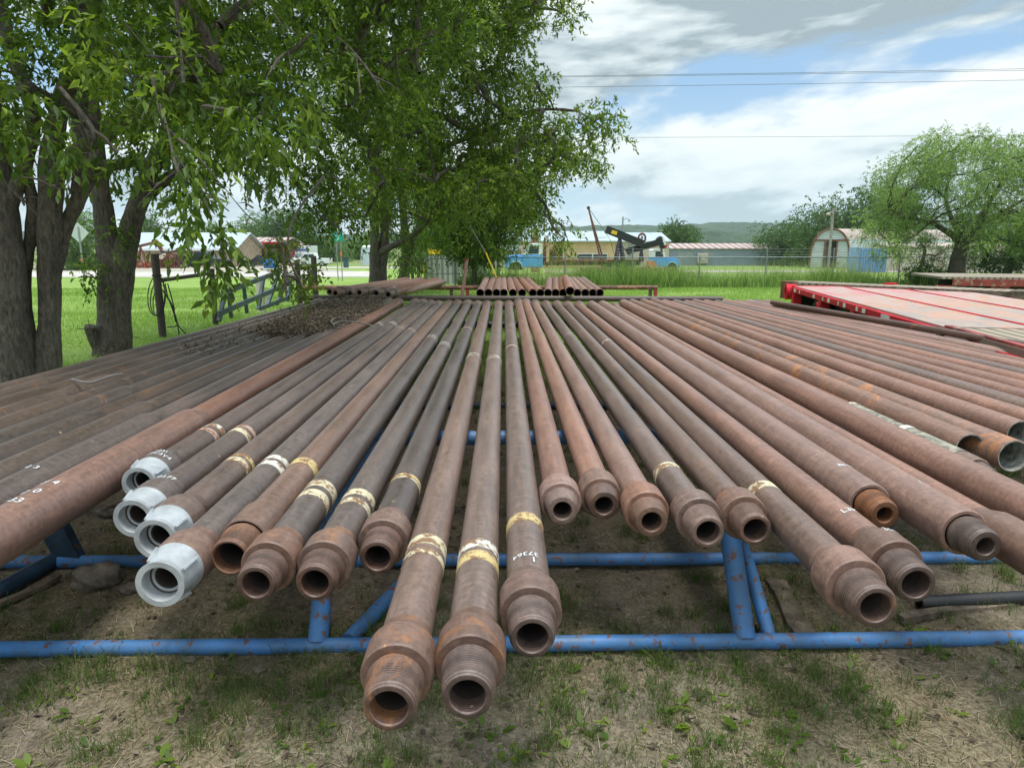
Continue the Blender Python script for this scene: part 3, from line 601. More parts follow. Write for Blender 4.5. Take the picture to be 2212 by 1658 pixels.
# --- second layer of shorter pipes behind
def rear_pipes():
    mouths = [(890, .63), (943, .57), (995, .50), (1042, .46), (1101, .50), (1161, .62), (1230, .95), (1279, 1.05)]
    g = 'short open pipes on the rear rack'
    z = .695
    xs = [890, 943, 995, 1042, 1101, 1161, 1230, 1279, 1328, 1377, 1425, 1517, 1569, 1618, 1662]
    fx = [930, 973, 1012, 1040, 1078, 1108, 1152, 1190, 1335, 1376, 1408, 1462, 1490, 1520, 1552]
    o_ = ords + ['twelfth', 'thirteenth', 'fourteenth', 'fifteenth']
    for i, (mx, f) in enumerate(zip(xs, fx)):
        n = atz(739.8 + mx * .3344, 632.5, z); fa = atz(739.8 + f * .3344, 604, z)
        orange = i == 10
        d = fa - n; t = make_pipe(n, d.length, -math.atan2(d.x, d.y), ('orange tinted short open pipe among the rear rack mouths' if orange else 'short reddish open pipe on the rear rack, %s mouth from the left of the row' % o_[i]), 'casing', 'pipe_red', .072, .072, name='casing_pipe', group=g)
        for c in t.children:
            if c.name.startswith('bore_lining'): c.data.materials[0] = M['joint']
            if orange and c.name.startswith('tube'): c.data.materials[0] = M['pinor']
    n = atz(739.8 + 1470 * .3344, 628.5, .80); fa = atz(739.8 + 1440 * .3344, 600, .80); d = fa - n
    t = make_pipe(n, d.length, -math.atan2(d.x, d.y), 'short open pipe lying on top of the others on the rear rack', 'casing', 'pipe_red', .072, .072, name='casing_pipe', group=g)
    for c in t.children:
        if c.name.startswith('bore_lining'): c.data.materials[0] = M['joint']
    g2 = 'jointed pipes at the left of the rear rack'
    lefts = [(712, 630, 862), (724, 633, 880), (755, 634, 895), (776, 632, 912), (812, 633, 930), (838, 636, 944), (858, 634, 958)]
    words = ['leftmost jointed pipe on the rear rack, beside the leaf litter', 'second jointed pipe from the left on the rear rack', 'short low jointed pipe between two larger ones on the rear rack', 'jointed pipe with a thick collar, middle of the left group on the rear rack', 'jointed pipe with a pale ring behind its joint on the rear rack', 'narrow necked jointed pipe, second from the right in the rear rack left group', 'rightmost jointed pipe of the left group on the rear rack, with a long neck']
    for i, (nx, ny, f) in enumerate(lefts):
        n = atz(nx, ny, .66 + (.04 if i % 2 else 0)); fa = atz(f, 604.5, .70); d = fa - n; d.z = 0
        t = thing('jointed_pipe', words[i], 'pipe', n, -math.atan2(d.x, d.y), g2); L = d.length; r = .070
        MB().lathe([(.62, r * .9), (.64, r), (L, r), (L, .01)], 24).build('tube', M['pipe_red'], t, smooth=True)
        MB().lathe([(.34, r * .9), (.345, r * 1.12), (.60, r * 1.12), (.63, r * .95)], 24).build('tool_joint', M['joint'], t, smooth=True)
        MB().lathe([(0, r * .55), (0, r * .93), (.02, r * .95), (.34, r * .86)], 24).build('neck', M['joint'], t, smooth=True)
        MB().lathe([(.002, r * .55), (.5, r * .5), (.5, .002)], 20).build('bore', M['bore'], t, smooth=True)
        if i == 4: band(t, .9, .06, r, 'bw')
rear_pipes()
# leaning pipe
a, b = atY(988, 656, 12.2), atY(1008, 563, 12.5)
tl = thing('leaning_pole', 'slanting thin reddish pipe leaning up from the brown rail', 'pole', a)
MB().tube((0, 0, -.45), b - a, .034, 14, .030).build('shaft', M['pipe_red'], tl, smooth=True)
MB().lathe([(0, .036), (.03, .036), (.03, .02)], 14, 'Z').build('end_cap', M['red'], tl, smooth=True, loc=b - a)
# ================================================================== trees
def in_poly(px, py, poly):
    inside = np.zeros(len(px), bool); n = len(poly)
    for i in range(n):
        x1, y1 = poly[i]; x2, y2 = poly[(i + 1) % n]
        c = ((y1 > py) != (y2 > py)) & (px < (x2 - x1) * (py - y1) / ((y2 - y1) + 1e-9) + x1); inside ^= c
    return inside
def spread(poly, d0, d1, n, seed, cull=None):
    """clump centres spread through the volume that the crown fills"""
    rg = np.random.default_rng(seed); P = np.array(poly, float); out = []
    while len(out) < n:
        px = rg.uniform(P[:, 0].min(), P[:, 0].max(), 400); py = rg.uniform(P[:, 1].min(), P[:, 1].max(), 400); k = in_poly(px, py, poly)
        for a, b, t in zip(px[k], py[k], rg.random(400)[k]):
            p = atY(a, b, d0 + (d1 - d0) * t)
            if cull is None or cull(p): out.append(np.array(p))
            if len(out) >= n: break
    return np.array(out)
def unit(v): return v / (np.linalg.norm(v, axis=-1, keepdims=True) + 1e-9)
def leaves(C, radius, ntwig, nleaf, L, Wd, seed, droop=.5, flat=.75, twl=.35, shape='leaf', spreadr=1.0):
    """leaf arrays for clumps at C; each clump is a set of leafy twigs"""
    rg = np.random.default_rng(seed); nc = len(C); R = radius * rg.uniform(.65, 1.35, nc)
    d = unit(rg.normal(size=(nc, ntwig, 3))); q = rg.random((nc, ntwig, 1)) ** .45
    base = C[:, None] + d * q * R[:, None, None] * np.array([1, 1, flat])
    td = unit(d + rg.normal(size=d.shape) * .5 + np.array([0, 0, -droop]))
    t = (np.arange(nleaf) + rg.random((nc, ntwig, nleaf))) / nleaf
    tw = twl * rg.uniform(.6, 1.3, (nc, ntwig, 1, 1))
    P = base[:, :, None] + td[:, :, None] * t[..., None] * tw + np.array([0, 0, -1]) * (t[..., None] ** 2) * tw * .35
    D = unit(td[:, :, None] * .7 + rg.normal(size=P.shape) * .75 + np.array([0, 0, -droop * .9]))
    Nn = unit(np.array([0, 0, 1.0]) + rg.normal(size=P.shape) * .55); S = unit(np.cross(D, Nn)); Nn = np.cross(S, D)
    s = rg.uniform(.45, 1.3, P.shape[:3])[..., None]; l, w = L * s, Wd * s
    tint = np.clip(rg.normal(.42, .2, P.shape[:3]) + rg.normal(0, .13, (nc, 1, 1)) + rg.normal(0, .12, (nc, ntwig, 1)), 0, 1).ravel()
    P, D, Nn, S = (k.reshape(-1, 3) for k in (P, D, Nn, S)); l, w = l.reshape(-1, 1), w.reshape(-1, 1)
    v0 = P; v1 = P + D * l * .42 + S * w * .5 + Nn * w * .16; v2 = P + D * l - Nn * l * .10; v3 = P + D * l * .42 - S * w * .5 + Nn * w * .16
    V = np.stack([v0, v1, v2, v3], 1).reshape(-1, 3); n = len(P); i = np.arange(n) * 4
    F = np.stack([np.stack([i, i + 1, i + 2], 1), np.stack([i, i + 2, i + 3], 1)], 1).reshape(-1, 3)
    return V, F, np.repeat(tint, 2)
def merge(sets):
    Vs, Fs, Ts, o = [], [], [], 0
    for V, F, T in sets: Vs.append(V); Fs.append(F + o); Ts.append(T); o += len(V)
    return np.concatenate(Vs), np.concatenate(Fs), np.concatenate(Ts)
def grow(mb, limbs, targets, r_tip=.006, seed=0, k=2.2, pen=.25, attach_min=2, side=7, rmax=.16):
    """limbs: list of (points, radii) already thick; targets join the nearest existing node like real branching"""
    rg = random.Random(seed); nodes = []; par = []; cost = []
    for pts, rs in limbs:
        pts = [Vector(p) for p in pts]; mb.path(smooth_path(pts, 5), smooth_r(rs, 5), 14)
        sp = smooth_path(pts, 5)
        for i, p in enumerate(sp):
            if i >= attach_min * 5: nodes.append(p); par.append(-1); cost.append(0)
    base = len(nodes); T = sorted([Vector(t) for t in targets], key=lambda t: min((t - n).length for n in nodes[:base]))
    for t in T:
        best, bi = 1e9, 0
        for i, n in enumerate(nodes):
            c = (t - n).length + pen * cost[i] + (1.2 if n.z > t.z + .8 else 0)
            if c < best: best, bi = c, i
        nodes.append(t); par.append(bi); cost.append(cost[bi] + (t - nodes[bi]).length)
    desc = [1] * len(nodes)
    for i in range(len(nodes) - 1, base - 1, -1):
        if par[i] >= base: desc[par[i]] += desc[i]
    for i in range(base, len(nodes)):
        p = nodes[par[i]]; q = nodes[i]; L = (q - p).length
        r1 = min(rmax, r_tip * math.sqrt(desc[i]) * k); r0 = min(rmax, r_tip * math.sqrt((desc[par[i]] if par[i] >= base else desc[i] * 1.3)) * k)
        m1 = p.lerp(q, .33) + Vector((rg.uniform(-1, 1), rg.uniform(-1, 1), rg.uniform(.1, 1))) * L * .09; m2 = p.lerp(q, .67) + Vector((rg.uniform(-1, 1), rg.uniform(-1, 1), rg.uniform(-.1, 1))) * L * .08
        mb.path([p, m1, m2, q], [min(r0, r1 * 1.6), r1 * 1.25, r1 * 1.1, r1 * .7], side, caps=False)
def smooth_path(pts, n):
    pts = [Vector(p) for p in pts]; out = []
    for i in range(len(pts) - 1):
        p0 = pts[max(i - 1, 0)]; p1, p2 = pts[i], pts[i + 1]; p3 = pts[min(i + 2, len(pts) - 1)]
        for k in range(n):
            t = k / n; out.append(.5 * ((2 * p1) + (p2 - p0) * t + (2 * p0 - 5 * p1 + 4 * p2 - p3) * t * t + (3 * p1 - p0 - 3 * p2 + p3) * t ** 3))
    return out + [pts[-1]]
def smooth_r(rs, n):
    out = []
    for i in range(len(rs) - 1): out += [rs[i] + (rs[i + 1] - rs[i]) * k / n * 1.0 for k in range(n)]
    return out + [rs[-1]]
def limb(spec, dep=None):
    """spec: list of (px, py, Y, radius) sight points -> limb"""
    return [atY(a, b, Y) for a, b, Y, r in spec], [r for *_, r in spec]
def knobbly(o, amp, scale, seed=0):
    rg = np.random.default_rng(seed); n = len(o.data.vertices); co = np.empty(n * 3, np.float32); o.data.vertices.foreach_get('co', co); c = co.reshape(-1, 3); nr = np.empty(n * 3, np.float32); o.data.vertices.foreach_get('normal', nr)
    s = np.sin(c[:, 0] * scale * 1.7 + c[:, 2] * scale) * np.sin(c[:, 1] * scale * 1.3 + c[:, 2] * scale * .7 + 2) + .5 * np.sin(c[:, 2] * scale * 3 + c[:, 0] * scale * 4)
    c += nr.reshape(-1, 3) * (s * amp)[:, None]; o.data.vertices.foreach_set('co', c.ravel()); o.data.update()
def tree(name, label, limbs, targets, leafset, leafm, barkm='bark', group='trees of the yard', grow_kw=None, extra=None, cat='tree'):
    t = thing(name, label, cat, (0, 0, 0), 0, group)
    base = Vector(limbs[0][0][0]); t.location = base
    mb = MB(); grow(mb, limbs, targets, **(grow_kw or {}))
    if extra: extra(mb)
    tr = mb.build('trunk', M[barkm], t, smooth=True, loc=-base, fix=False)
    knobbly(tr, .008, 5)
    V, F, T = leafset; raw_mesh('crown', V - np.array(base)[None], [F], M[leafm], t, T)
    return t

def side_twigs(mb, w, L):
    rr = random.Random(len(mb.v)); sp = smooth_path(w, 4)
    for p, q in list(zip(sp, sp[1:]))[2::2]:
        d = (q - p).normalized(); s_ = Vector((rr.uniform(-1, 1), rr.uniform(-1, 1), rr.uniform(-1, .6))).normalized(); e = (d * .6 + s_ * .7) * L * rr.uniform(.3, 1)
        mb.path([p, p + e * .5 + Vector((0, 0, .02)), p + e], [.004, .003, .0015], 5, caps=False)
# near tree with many stems at the left edge
def G(px, py, Y, r, z=None):
    p = atY(px, py, Y); return (px, py, Y, r)
L1 = [limb([(20, 862, 7.7, .30), (26, 700, 7.7, .17), (18, 560, 7.7, .165), (8, 440, 7.7, .13), (-5, 330, 7.75, .11), (-20, 200, 7.8, .09)]),
      limb([(50, 860, 7.75, .2), (50, 620, 7.85, .07), (68, 500, 7.85, .07), (70, 430, 7.8, .06), (48, 330, 7.7, .05), (70, 250, 7.6, .04)]),
      limb([(92, 860, 7.9, .20), (107, 700, 7.9, .112), (106, 520, 7.9, .125), (110, 400, 7.85, .12), (112, 330, 7.8, .11), (128, 240, 7.7, .09), (165, 130, 7.5, .10), (190, 20, 7.2, .08)]),
      limb([(112, 600, 7.95, .10), (138, 500, 8, .08), (170, 430, 8, .07), (205, 370, 8, .085), (262, 355, 7.9, .05), (330, 350, 7.7, .035)]),
      limb([(110, 400, 7.8, .09), (160, 330, 7.6, .07), (210, 300, 7.4, .08), (280, 250, 7.1, .075), (360, 200, 6.7, .055), (470, 150, 6.3, .04)]),
      limb([(20, 450, 7.7, .08), (60, 330, 7.7, .065), (70, 240, 7.7, .08), (20, 100, 7.6, .07)]),
      limb([(170, 420, 8, .08), (175, 330, 8.1, .07), (170, 250, 8.2, .06), (220, 120, 8.2, .05)])]
poly1 = [(-500,-700),(800,-700),(730,-60),(720,70),(640,160),(610,230),(560,300),(420,300),(330,290),(250,215),(190,190),(120,170),(60,190),(-40,300),(-300,330)]
C1 = spread(poly1, 5.0, 9.5, 165, 11)
C1b = spread([(-40,150),(60,150),(110,190),(50,240),(-40,280)], 5.5, 7, 5, 12)
H1 = np.array([np.array(atY(x, y, Y)) for x, y, Y in [(130,300,5.0),(160,330,5.0),(395,300,4.7),(400,350,4.5),(375,400,4.5),(430,430,4.45),(420,470,4.4),(455,500,4.4),(480,545,4.4),(470,590,4.4),(540,250,4.8),(590,290,4.8),(570,330,4.8),(500,290,4.8),(640,190,5.4),(660,240,5.6),(240,350,6),(270,330,6)]])
s1 = merge([leaves(C1, .42, 30, 11, .088, .036, 1, .30, twl=.26), leaves(C1b, .3, 16, 8, .10, .048, 2, .6), leaves(H1, .12, 11, 7, .088, .034, 3, 1.0, twl=.20)])
def twigs1(mb):
    for pts in ([(380,0,5),(392,120,5),(396,180,4.9)], [(345,225,4.9),(365,290,4.8),(385,370,4.6),(440,430,4.5),(470,510,4.4),(500,600,4.4)], [(330,160,5),(350,260,4.9),(420,330,4.7),(480,400,4.6),(540,470,4.6),(580,490,4.6),(610,540,4.6),(618,640,4.6)],
                [(440,230,5),(520,240,4.9),(640,260,4.9)], [(575,10,5),(610,60,5),(630,150,4.9)], [(710,60,5.5),(770,120,5.4),(830,200,5.4)], [(270,50,5),(330,120,5),(370,150,5),(340,170,4.9)], [(130,190,5),(200,280,5),(190,330,5),(160,380,5),(120,400,5)], [(160,380,5),(130,410,5.0),(115,400,5)], [(410,340,4.7),(360,390,4.7),(320,400,4.7)], [(0,380,7.2),(40,425,7.2),(60,425,7.2)]):
        w = [atY(*p) for p in pts]; n = len(w); mb.path(smooth_path(w, 4), smooth_r([.010 - .007 * i / (n - 1) for i in range(n)], 4), 6)
        side_twigs(mb, w, .3)
tree('hackberry_tree', 'big tree with many thick stems at the left edge, its branches hanging over the pipes', L1, np.concatenate([C1, C1b]), s1, 'leaf', extra=twigs1, grow_kw=dict(r_tip=.005, seed=1))
# second tree, two stems and a sawn stump of a limb
L2 = [limb([(243, 800, 9.9, .30), (246, 700, 9.9, .225), (244, 600, 9.9, .20), (232, 520, 9.9, .145), (220, 430, 9.9, .12), (208, 330, 9.9, .11), (195, 240, 10, .12), (180, 120, 10, .09)]),
      limb([(250, 700, 9.9, .18), (262, 600, 9.9, .165), (278, 510, 9.9, .145), (298, 440, 9.9, .13), (325, 370, 10, .115), (360, 300, 10.2, .13), (400, 200, 10.4, .11), (470, 80, 10.6, .08)]),
      limb([(240, 790, 9.75, .14), (210, 750, 9.7, .075), (198, 722, 9.65, .07), (196, 704, 9.62, .075)]),
      limb([(320, 420, 10, .09), (380, 375, 10.2, .07), (440, 380, 10.5, .05), (500, 360, 10.7, .04)]),
      limb([(400, 200, 10.4, .10), (560, 190, 11, .08), (700, 250, 11.6, .07), (820, 330, 12, .05)]),
      limb([(470, 80, 10.6, .07), (620, 40, 11, .06), (760, 110, 11.4, .05), (900, 160, 12, .04)])]
poly2 = [(150,-700),(1050,-700),(1010,80),(960,240),(900,330),(830,390),(760,380),(700,440),(620,380),(520,400),(470,330),(440,440),(395,420),(330,350),(290,330),(250,280),(200,200)]
C2 = spread(poly2, 9.5, 13, 330, 21)
C2b = spread([(640,420),(740,420),(790,470),(700,480),(650,460)], 11, 12.5, 12, 22)
C2c = np.array([np.array(atY(x, y, 9.6)) for x, y in [(170,560),(200,580),(225,600),(190,600),(240,480),(255,500),(250,540),(300,360),(300,390)]])
s2 = merge([leaves(C2, .52, 28, 11, .095, .040, 4, .25, twl=.28), leaves(C2b, .4, 14, 9, .095, .042, 5, .5), leaves(C2c, .15, 10, 7, .07, .03, 6, .6, twl=.2)])
def twigs2(mb):
    for pts in ([(500,360,10),(560,400,10),(640,450,10),(700,470,10),(740,500,10)], [(235,690,9.7),(225,620,9.65),(190,590,9.6)], [(225,780,9.7),(240,735,9.6),(300,728,9.5)], [(205,745,9.6),(190,690,9.5)]):
        w = [atY(*p) for p in pts]; n = len(w); mb.path(smooth_path(w, 4), smooth_r([.010 - .006 * i / (n - 1) for i in range(n)], 4), 6)
        side_twigs(mb, w, .35)
tree('hackberry_tree', 'forked trunk tree behind the left pipes with a sawn off stub near its base', L2, np.concatenate([C2, C2b]), s2, 'leaf', extra=twigs2, grow_kw=dict(r_tip=.0055, seed=2, rmax=.11))
# middle tree whose crown reaches out to the right
L3 = [limb([(810, 650, 22, .28), (811, 600, 22, .19), (810, 555, 22, .17), (810, 500, 22, .14), (806, 440, 22, .15), (810, 330, 21.5, .12), (840, 200, 21, .1)]),
      limb([(826, 650, 22.1, .22), (824, 590, 22.1, .17), (830, 530, 22.1, .14), (832, 470, 22.2, .15), (840, 380, 22, .13), (900, 250, 21, .11), (980, 120, 20, .09)]),
      limb([(822, 545, 22, .12), (850, 530, 21.8, .1), (890, 510, 21.5, .09), (920, 480, 21, .085), (950, 440, 20.5, .08), (1010, 390, 20, .07), (1100, 330, 19, .05), (1180, 290, 18.5, .035)]),
      limb([(840, 380, 22, .1), (930, 330, 20, .08), (1030, 290, 19, .07), (1150, 240, 18, .045), (1250, 240, 17.5, .025)]),
      limb([(980, 120, 20, .08), (1080, 60, 19, .06), (1160, 20, 18, .04)])]
poly3 = [(640,-500),(1190,-500),(1240,10),(1200,45),(1130,60),(1100,110),(1090,160),(1160,170),(1200,230),(1260,240),(1310,240),(1325,290),(1290,295),(1215,270),(1185,320),(1240,330),(1285,345),(1240,365),(1190,390),(1262,420),(1225,440),(1165,440),(1140,470),(1080,450),(1000,480),(940,500),(860,480),(800,470),(720,450),(700,400),(760,360)]
C3 = spread(poly3, 16, 23, 560, 31); C3b = spread([(1110,430),(1200,440),(1230,520),(1215,545),(1180,480),(1120,470)], 17, 18.5, 12, 32)
s3 = merge([leaves(C3, .56, 28, 12, .115, .048, 7, .15, twl=.28), leaves(C3b, .32, 9, 8, .12, .05, 8, .7, twl=.35)])
tree('leaning_tree', 'large leafy middle tree whose wide crown reaches out right over the sky', L3, np.concatenate([C3, C3b]), s3, 'leafmid', grow_kw=dict(r_tip=.007, seed=3, rmax=.09))
L4 = [limb([(870, 640, 26, .3), (872, 600, 26, .2), (878, 540, 26, .16), (872, 470, 26, .14), (868, 400, 26, .12), (875, 300, 26, .08)]), limb([(866, 600, 26, .12), (890, 530, 26, .1), (905, 480, 26, .07), (930, 430, 26, .05)])]
C4 = spread([(790,300),(960,300),(980,470),(940,520),(915,570),(895,600),(865,560),(830,600),(812,560),(790,480)], 24.5, 27.5, 75, 41)
tree('slender_tree', 'darker slim tree wrapped in leaves just right of the middle trunk', L4, C4, leaves(C4, .55, 20, 9, .12, .05, 9, .5), 'leaf', grow_kw=dict(r_tip=.006, seed=4, rmax=.07))
L5 = [limb([(1023, 650, 30.5, .2), (1024, 610, 30.5, .13), (1026, 570, 30.5, .12), (1035, 530, 30.5, .1), (1045, 450, 30.5, .08)]), limb([(1026, 575, 30.5, .08), (1060, 540, 30.5, .06), (1090, 500, 30.5, .04)]), limb([(1024, 575, 30.5, .08), (990, 540, 30.5, .06), (965, 500, 30.5, .04)])]
C5 = spread([(930,440),(950,370),(1140,370),(1160,430),(1145,500),(1115,520),(1085,550),(1040,560),(1000,552),(960,530),(925,500)], 28.3, 32.5, 230, 51)
tree('round_small_tree', 'small dense round headed tree at the chain link fence', L5, C5, leaves(C5, .62, 26, 10, .13, .055, 10, .4), 'leaf', grow_kw=dict(r_tip=.007, seed=5, rmax=.06))
# feathery tree on the right
L6 = [limb([(2062, 640, 30, .5), (2064, 605, 30, .36), (2068, 565, 30, .3), (2078, 530, 30, .27), (2085, 505, 30, .26)]),
      limb([(2080, 520, 30, .22), (2045, 500, 30, .12), (2010, 480, 29.5, .08), (1960, 470, 29, .05), (1920, 450, 28.5, .03)]),
      limb([(2085, 510, 30, .24), (2110, 490, 30, .17), (2135, 440, 30, .09), (2165, 390, 30, .06), (2200, 340, 30, .03)]),
      limb([(2075, 515, 30, .14), (2045, 440, 30.5, .07), (2050, 380, 30.5, .05), (2060, 330, 30.5, .03)]),
      limb([(2110, 490, 30, .13), (2180, 450, 30, .07), (2260, 400, 29.5, .04)]), limb([(2045, 430, 30.4, .05), (2000, 390, 30, .035), (1970, 350, 30, .02)])]
poly6 = [(1985,310),(2030,288),(2070,300),(2110,283),(2150,300),(2210,285),(2330,280),(2480,380),(2480,560),(2200,540),(2150,500),(2130,560),(2060,480),(1985,470),(1975,520),(1940,570),(1900,545),(1880,520),(1850,500),(1862,470),(1920,440),(1900,400),(1895,365),(1930,350)]
C6 = spread(poly6, 27.5, 32.5, 460, 61)
s6 = leaves(C6, .55, 40, 13, .075, .030, 11, .25, twl=.26)
tree('feathery_tree', 'broad feathery light green tree with a dark leaning trunk at the right', L6, C6, s6, 'leafmesq', 'barkdk', grow_kw=dict(r_tip=.006, seed=6, rmax=.10, pen=.8))
def bushtree(name, label, px, Y, poly, n, rad_, lf, leafm, seed, depth=3, group='trees beyond the fence', trunk=.25, cat='tree', nt=30, nl=9, base=None):
    g = gnd(px, Y); C = spread(poly, Y - depth, Y + depth, n, seed); top = C[:, 2].max(); lo = np.percentile(C[:, 2], 30)
    L = [([g + Vector((0, 0, -.2)), g + Vector((.1, 0, (lo - g.z) * .5)), Vector((g.x + .2, Y, lo)), Vector((g.x, Y, (lo + top) / 2))], [trunk, trunk * .8, trunk * .65, trunk * .4])]
    tree(name, label, L, C, leaves(C, rad_, nt, nl, lf * .8, lf * .42, seed + 100, .3, twl=rad_ * .5), leafm, 'barkdk', group, dict(r_tip=.012, seed=seed, attach_min=1, side=5, rmax=trunk * .5))
bushtree('dark_tree', 'low dark green tree with drooping foliage at the right edge behind the red trailer', 2180, 33, [(2085,500),(2150,480),(2260,470),(2300,600),(2180,610),(2110,590),(2075,560)], 80, .75, .12, 'leafdk', 71, 2.2)
bushtree('scrub_tree', 'thin half bare little tree in front of the cream wall', 1992, 36, [(1955,505),(2020,500),(2050,540),(2030,560),(1965,550)], 12, .5, .10, 'leafdk', 72, 1, trunk=.12)
bushtree('bush', 'dark green bush at the fence right of the cream wall corner', 2010, 31, [(1965,580),(1995,555),(2030,560),(2050,610),(1965,612)], 30, .4, .09, 'leafdk', 73, .7, trunk=.05, cat='bush')
bushtree('broad_tree', 'big dark rounded tree rising behind the arched shed', 1800, 98, [(1722,560),(1735,490),(1745,460),(1785,425),(1830,408),(1880,410),(1960,420),(2000,500),(1960,560)], 150, 2.0, .42, 'leafdk', 74, 8, trunk=.4)
bushtree('low_tree', 'low dark green tree at the end of the long blue shed', 1690, 110, [(1630,540),(1648,500),(1680,485),(1730,482),(1760,520),(1755,575),(1690,570)], 80, 1.8, .4, 'leafdk', 75, 5, trunk=.3)
bushtree('round_tree', 'round green tree behind the black pumpjack', 1465, 140, [(1425,525),(1432,500),(1460,486),(1490,500),(1505,525)], 40, 2.0, .5, 'leafdk', 76, 4, trunk=.3)
bushtree('dark_tree', 'dark tree behind the white box truck and red carport', 625, 135, [(560,560),(575,480),(600,462),(650,458),(685,480),(692,540),(680,570)], 100, 2.4, .5, 'leafdk', 77, 6, trunk=.35)
bushtree('pale_tree', 'pale green tree left of the dark tree behind the carport', 560, 150, [(500,540),(520,490),(560,470),(590,490),(590,540)], 60, 2.3, .5, 'leaffar', 78, 6, trunk=.3)
bushtree('pale_tree', 'pale green bushy tree behind the white pickup', 705, 150, [(665,570),(672,530),(700,510),(735,520),(745,570)], 40, 2.2, .5, 'leaffar', 79, 5, trunk=.25)
bushtree('pale_tree', 'pale green tree beside the back of the diamond shaped sign', 150, 75, [(80,600),(100,480),(150,450),(190,470),(215,500),(220,600)], 80, 1.3, .32, 'leaffar', 80, 4, trunk=.25)
bushtree('dark_tree', 'dark tree peeping over the pale house roof by the second trunk', 330, 125, [(280,530),(290,470),(320,455),(350,490),(370,530)], 45, 2.0, .45, 'leafdk', 81, 5, trunk=.3)
bushtree('pale_tree', 'hazy green tree above the middle of the pale house roof', 440, 150, [(380,530),(400,495),(450,490),(500,500),(510,540)], 50, 2.3, .5, 'leaffar', 82, 6, trunk=.3)
bushtree('pale_tree', 'far green tree line clump right of the green road sign', 780, 170, [(735,560),(745,525),(775,512),(820,520),(840,560)], 50, 2.6, .6, 'leaffar', 83, 8, trunk=.3)
bushtree('bushy_tree', 'yellow green trees between the slim tree and the small round tree', 915, 60, [(885,600),(890,540),(930,500),(975,500),(985,555),(960,560),(925,600)], 45, 1.0, .25, 'leaffar', 84, 3, trunk=.2)
bushtree('bushy_tree', 'green hedge like tree behind the blue truck, left of the tan building', 1110, 110, [(1085,560),(1090,530),(1125,520),(1165,525),(1165,560)], 30, 1.8, .4, 'leaffar', 85, 4, trunk=.2)
bushtree('bushy_tree', 'green bushes at the far right behind the cream wall', 2120, 80, [(2040,560),(2060,520),(2150,500),(2300,500),(2300,570)], 60, 1.5, .35, 'leafdk', 86, 4, trunk=.2)
# sprouting shoot hanging by the middle posts
H = thing('hanging_sprig', 'drooping leafy sprig hanging in front of the grey frame and the wooden posts', 'branch', atY(640, 560, 6.2))
b0 = np.array(H.location)
Cs = spread([(600,520),(650,540),(680,580),(660,640),(610,640),(590,590),(575,540)], 6.0, 6.5, 16, 91)
V, F, T = leaves(Cs, .09, 12, 6, .045, .022, 92, .5, twl=.12); raw_mesh('leaves', V - b0, [F], M['leafmid'], H, T)
mbh = MB(); grow(mbh, [([atY(700, 380, 6.2), atY(635, 470, 6.2), atY(622, 540, 6.2), atY(640, 600, 6.2)], [.012, .01, .008, .005])], Cs, r_tip=.002, seed=8, attach_min=1); mbh.build('stem', M['twig'], H, loc=-Vector(b0), fix=False)
# ================================================================== buildings
def quad_box(mb, x0, x1, y0, y1, z0, z1): mb.box(((x0 + x1) / 2, (y0 + y1) / 2, (z0 + z1) / 2), (x1 - x0, y1 - y0, z1 - z0)); return mb
def gable(name, label, cat, pl, pr, Y, D, ye, yr, wallm, roofm, over=.3, rz=0, ridge=.5, zb=None, hip=0.0):
    """long building facing the yard: pl/pr pixel sides at distance Y, ye eave pixel row, yr ridge pixel row"""
    a, b = gnd(pl, Y), gnd(pr, Y); ze = atY(pl, ye, Y).z - a.z; L = b.x - a.x
    Yr = Y + D * ridge; zr = atY(pl, yr, Yr).z - a.z
    t = thing(name, label, cat, (a.x, Y, a.z), rz)
    mb = MB(); mb.box((L / 2, D / 2, ze / 2 - .3), (L, D, ze + .6))
    mb.add([(0, 0, ze), (0, D, ze), (0, D * ridge, zr - .05)], [(0, 1, 2)]); mb.add([(L, 0, ze), (L, D * ridge, zr - .05), (L, D, ze)], [(0, 1, 2)])
    mb.build('wall', wallm, t, fix=False)
    th = .12; o = over; rp = MB()
    x0, x1 = -o, L + o
    s = (zr - ze) / (D * ridge); zf = ze - s * o
    h0, h1 = (x0 + hip, x1 - hip)
    rp.add([(x0, -o, zf), (x1, -o, zf), (h1, D * ridge, zr), (h0, D * ridge, zr), (x0, D + o, zf), (x1, D + o, zf),
            (x0, -o, zf + th), (x1, -o, zf + th), (h1, D * ridge, zr + th), (h0, D * ridge, zr + th), (x0, D + o, zf + th), (x1, D + o, zf + th)],
           [(6,7,8,9), (9,8,11,10), (0,3,2,1), (3,4,5,2), (0,1,7,6), (4,10,11,5), (0,6,9,3), (3,9,10,4), (1,2,8,7), (2,5,11,8)])
    rp.build('roof', roofm, t, fix=False); return t, L, ze, zr
def rect_part(t, name, mat, x0, x1, z0, z1, y=-.03, d=.06):
    return MB().box(((x0 + x1) / 2, y, (z0 + z1) / 2), (x1 - x0, d, z1 - z0)).build(name, mat, t)
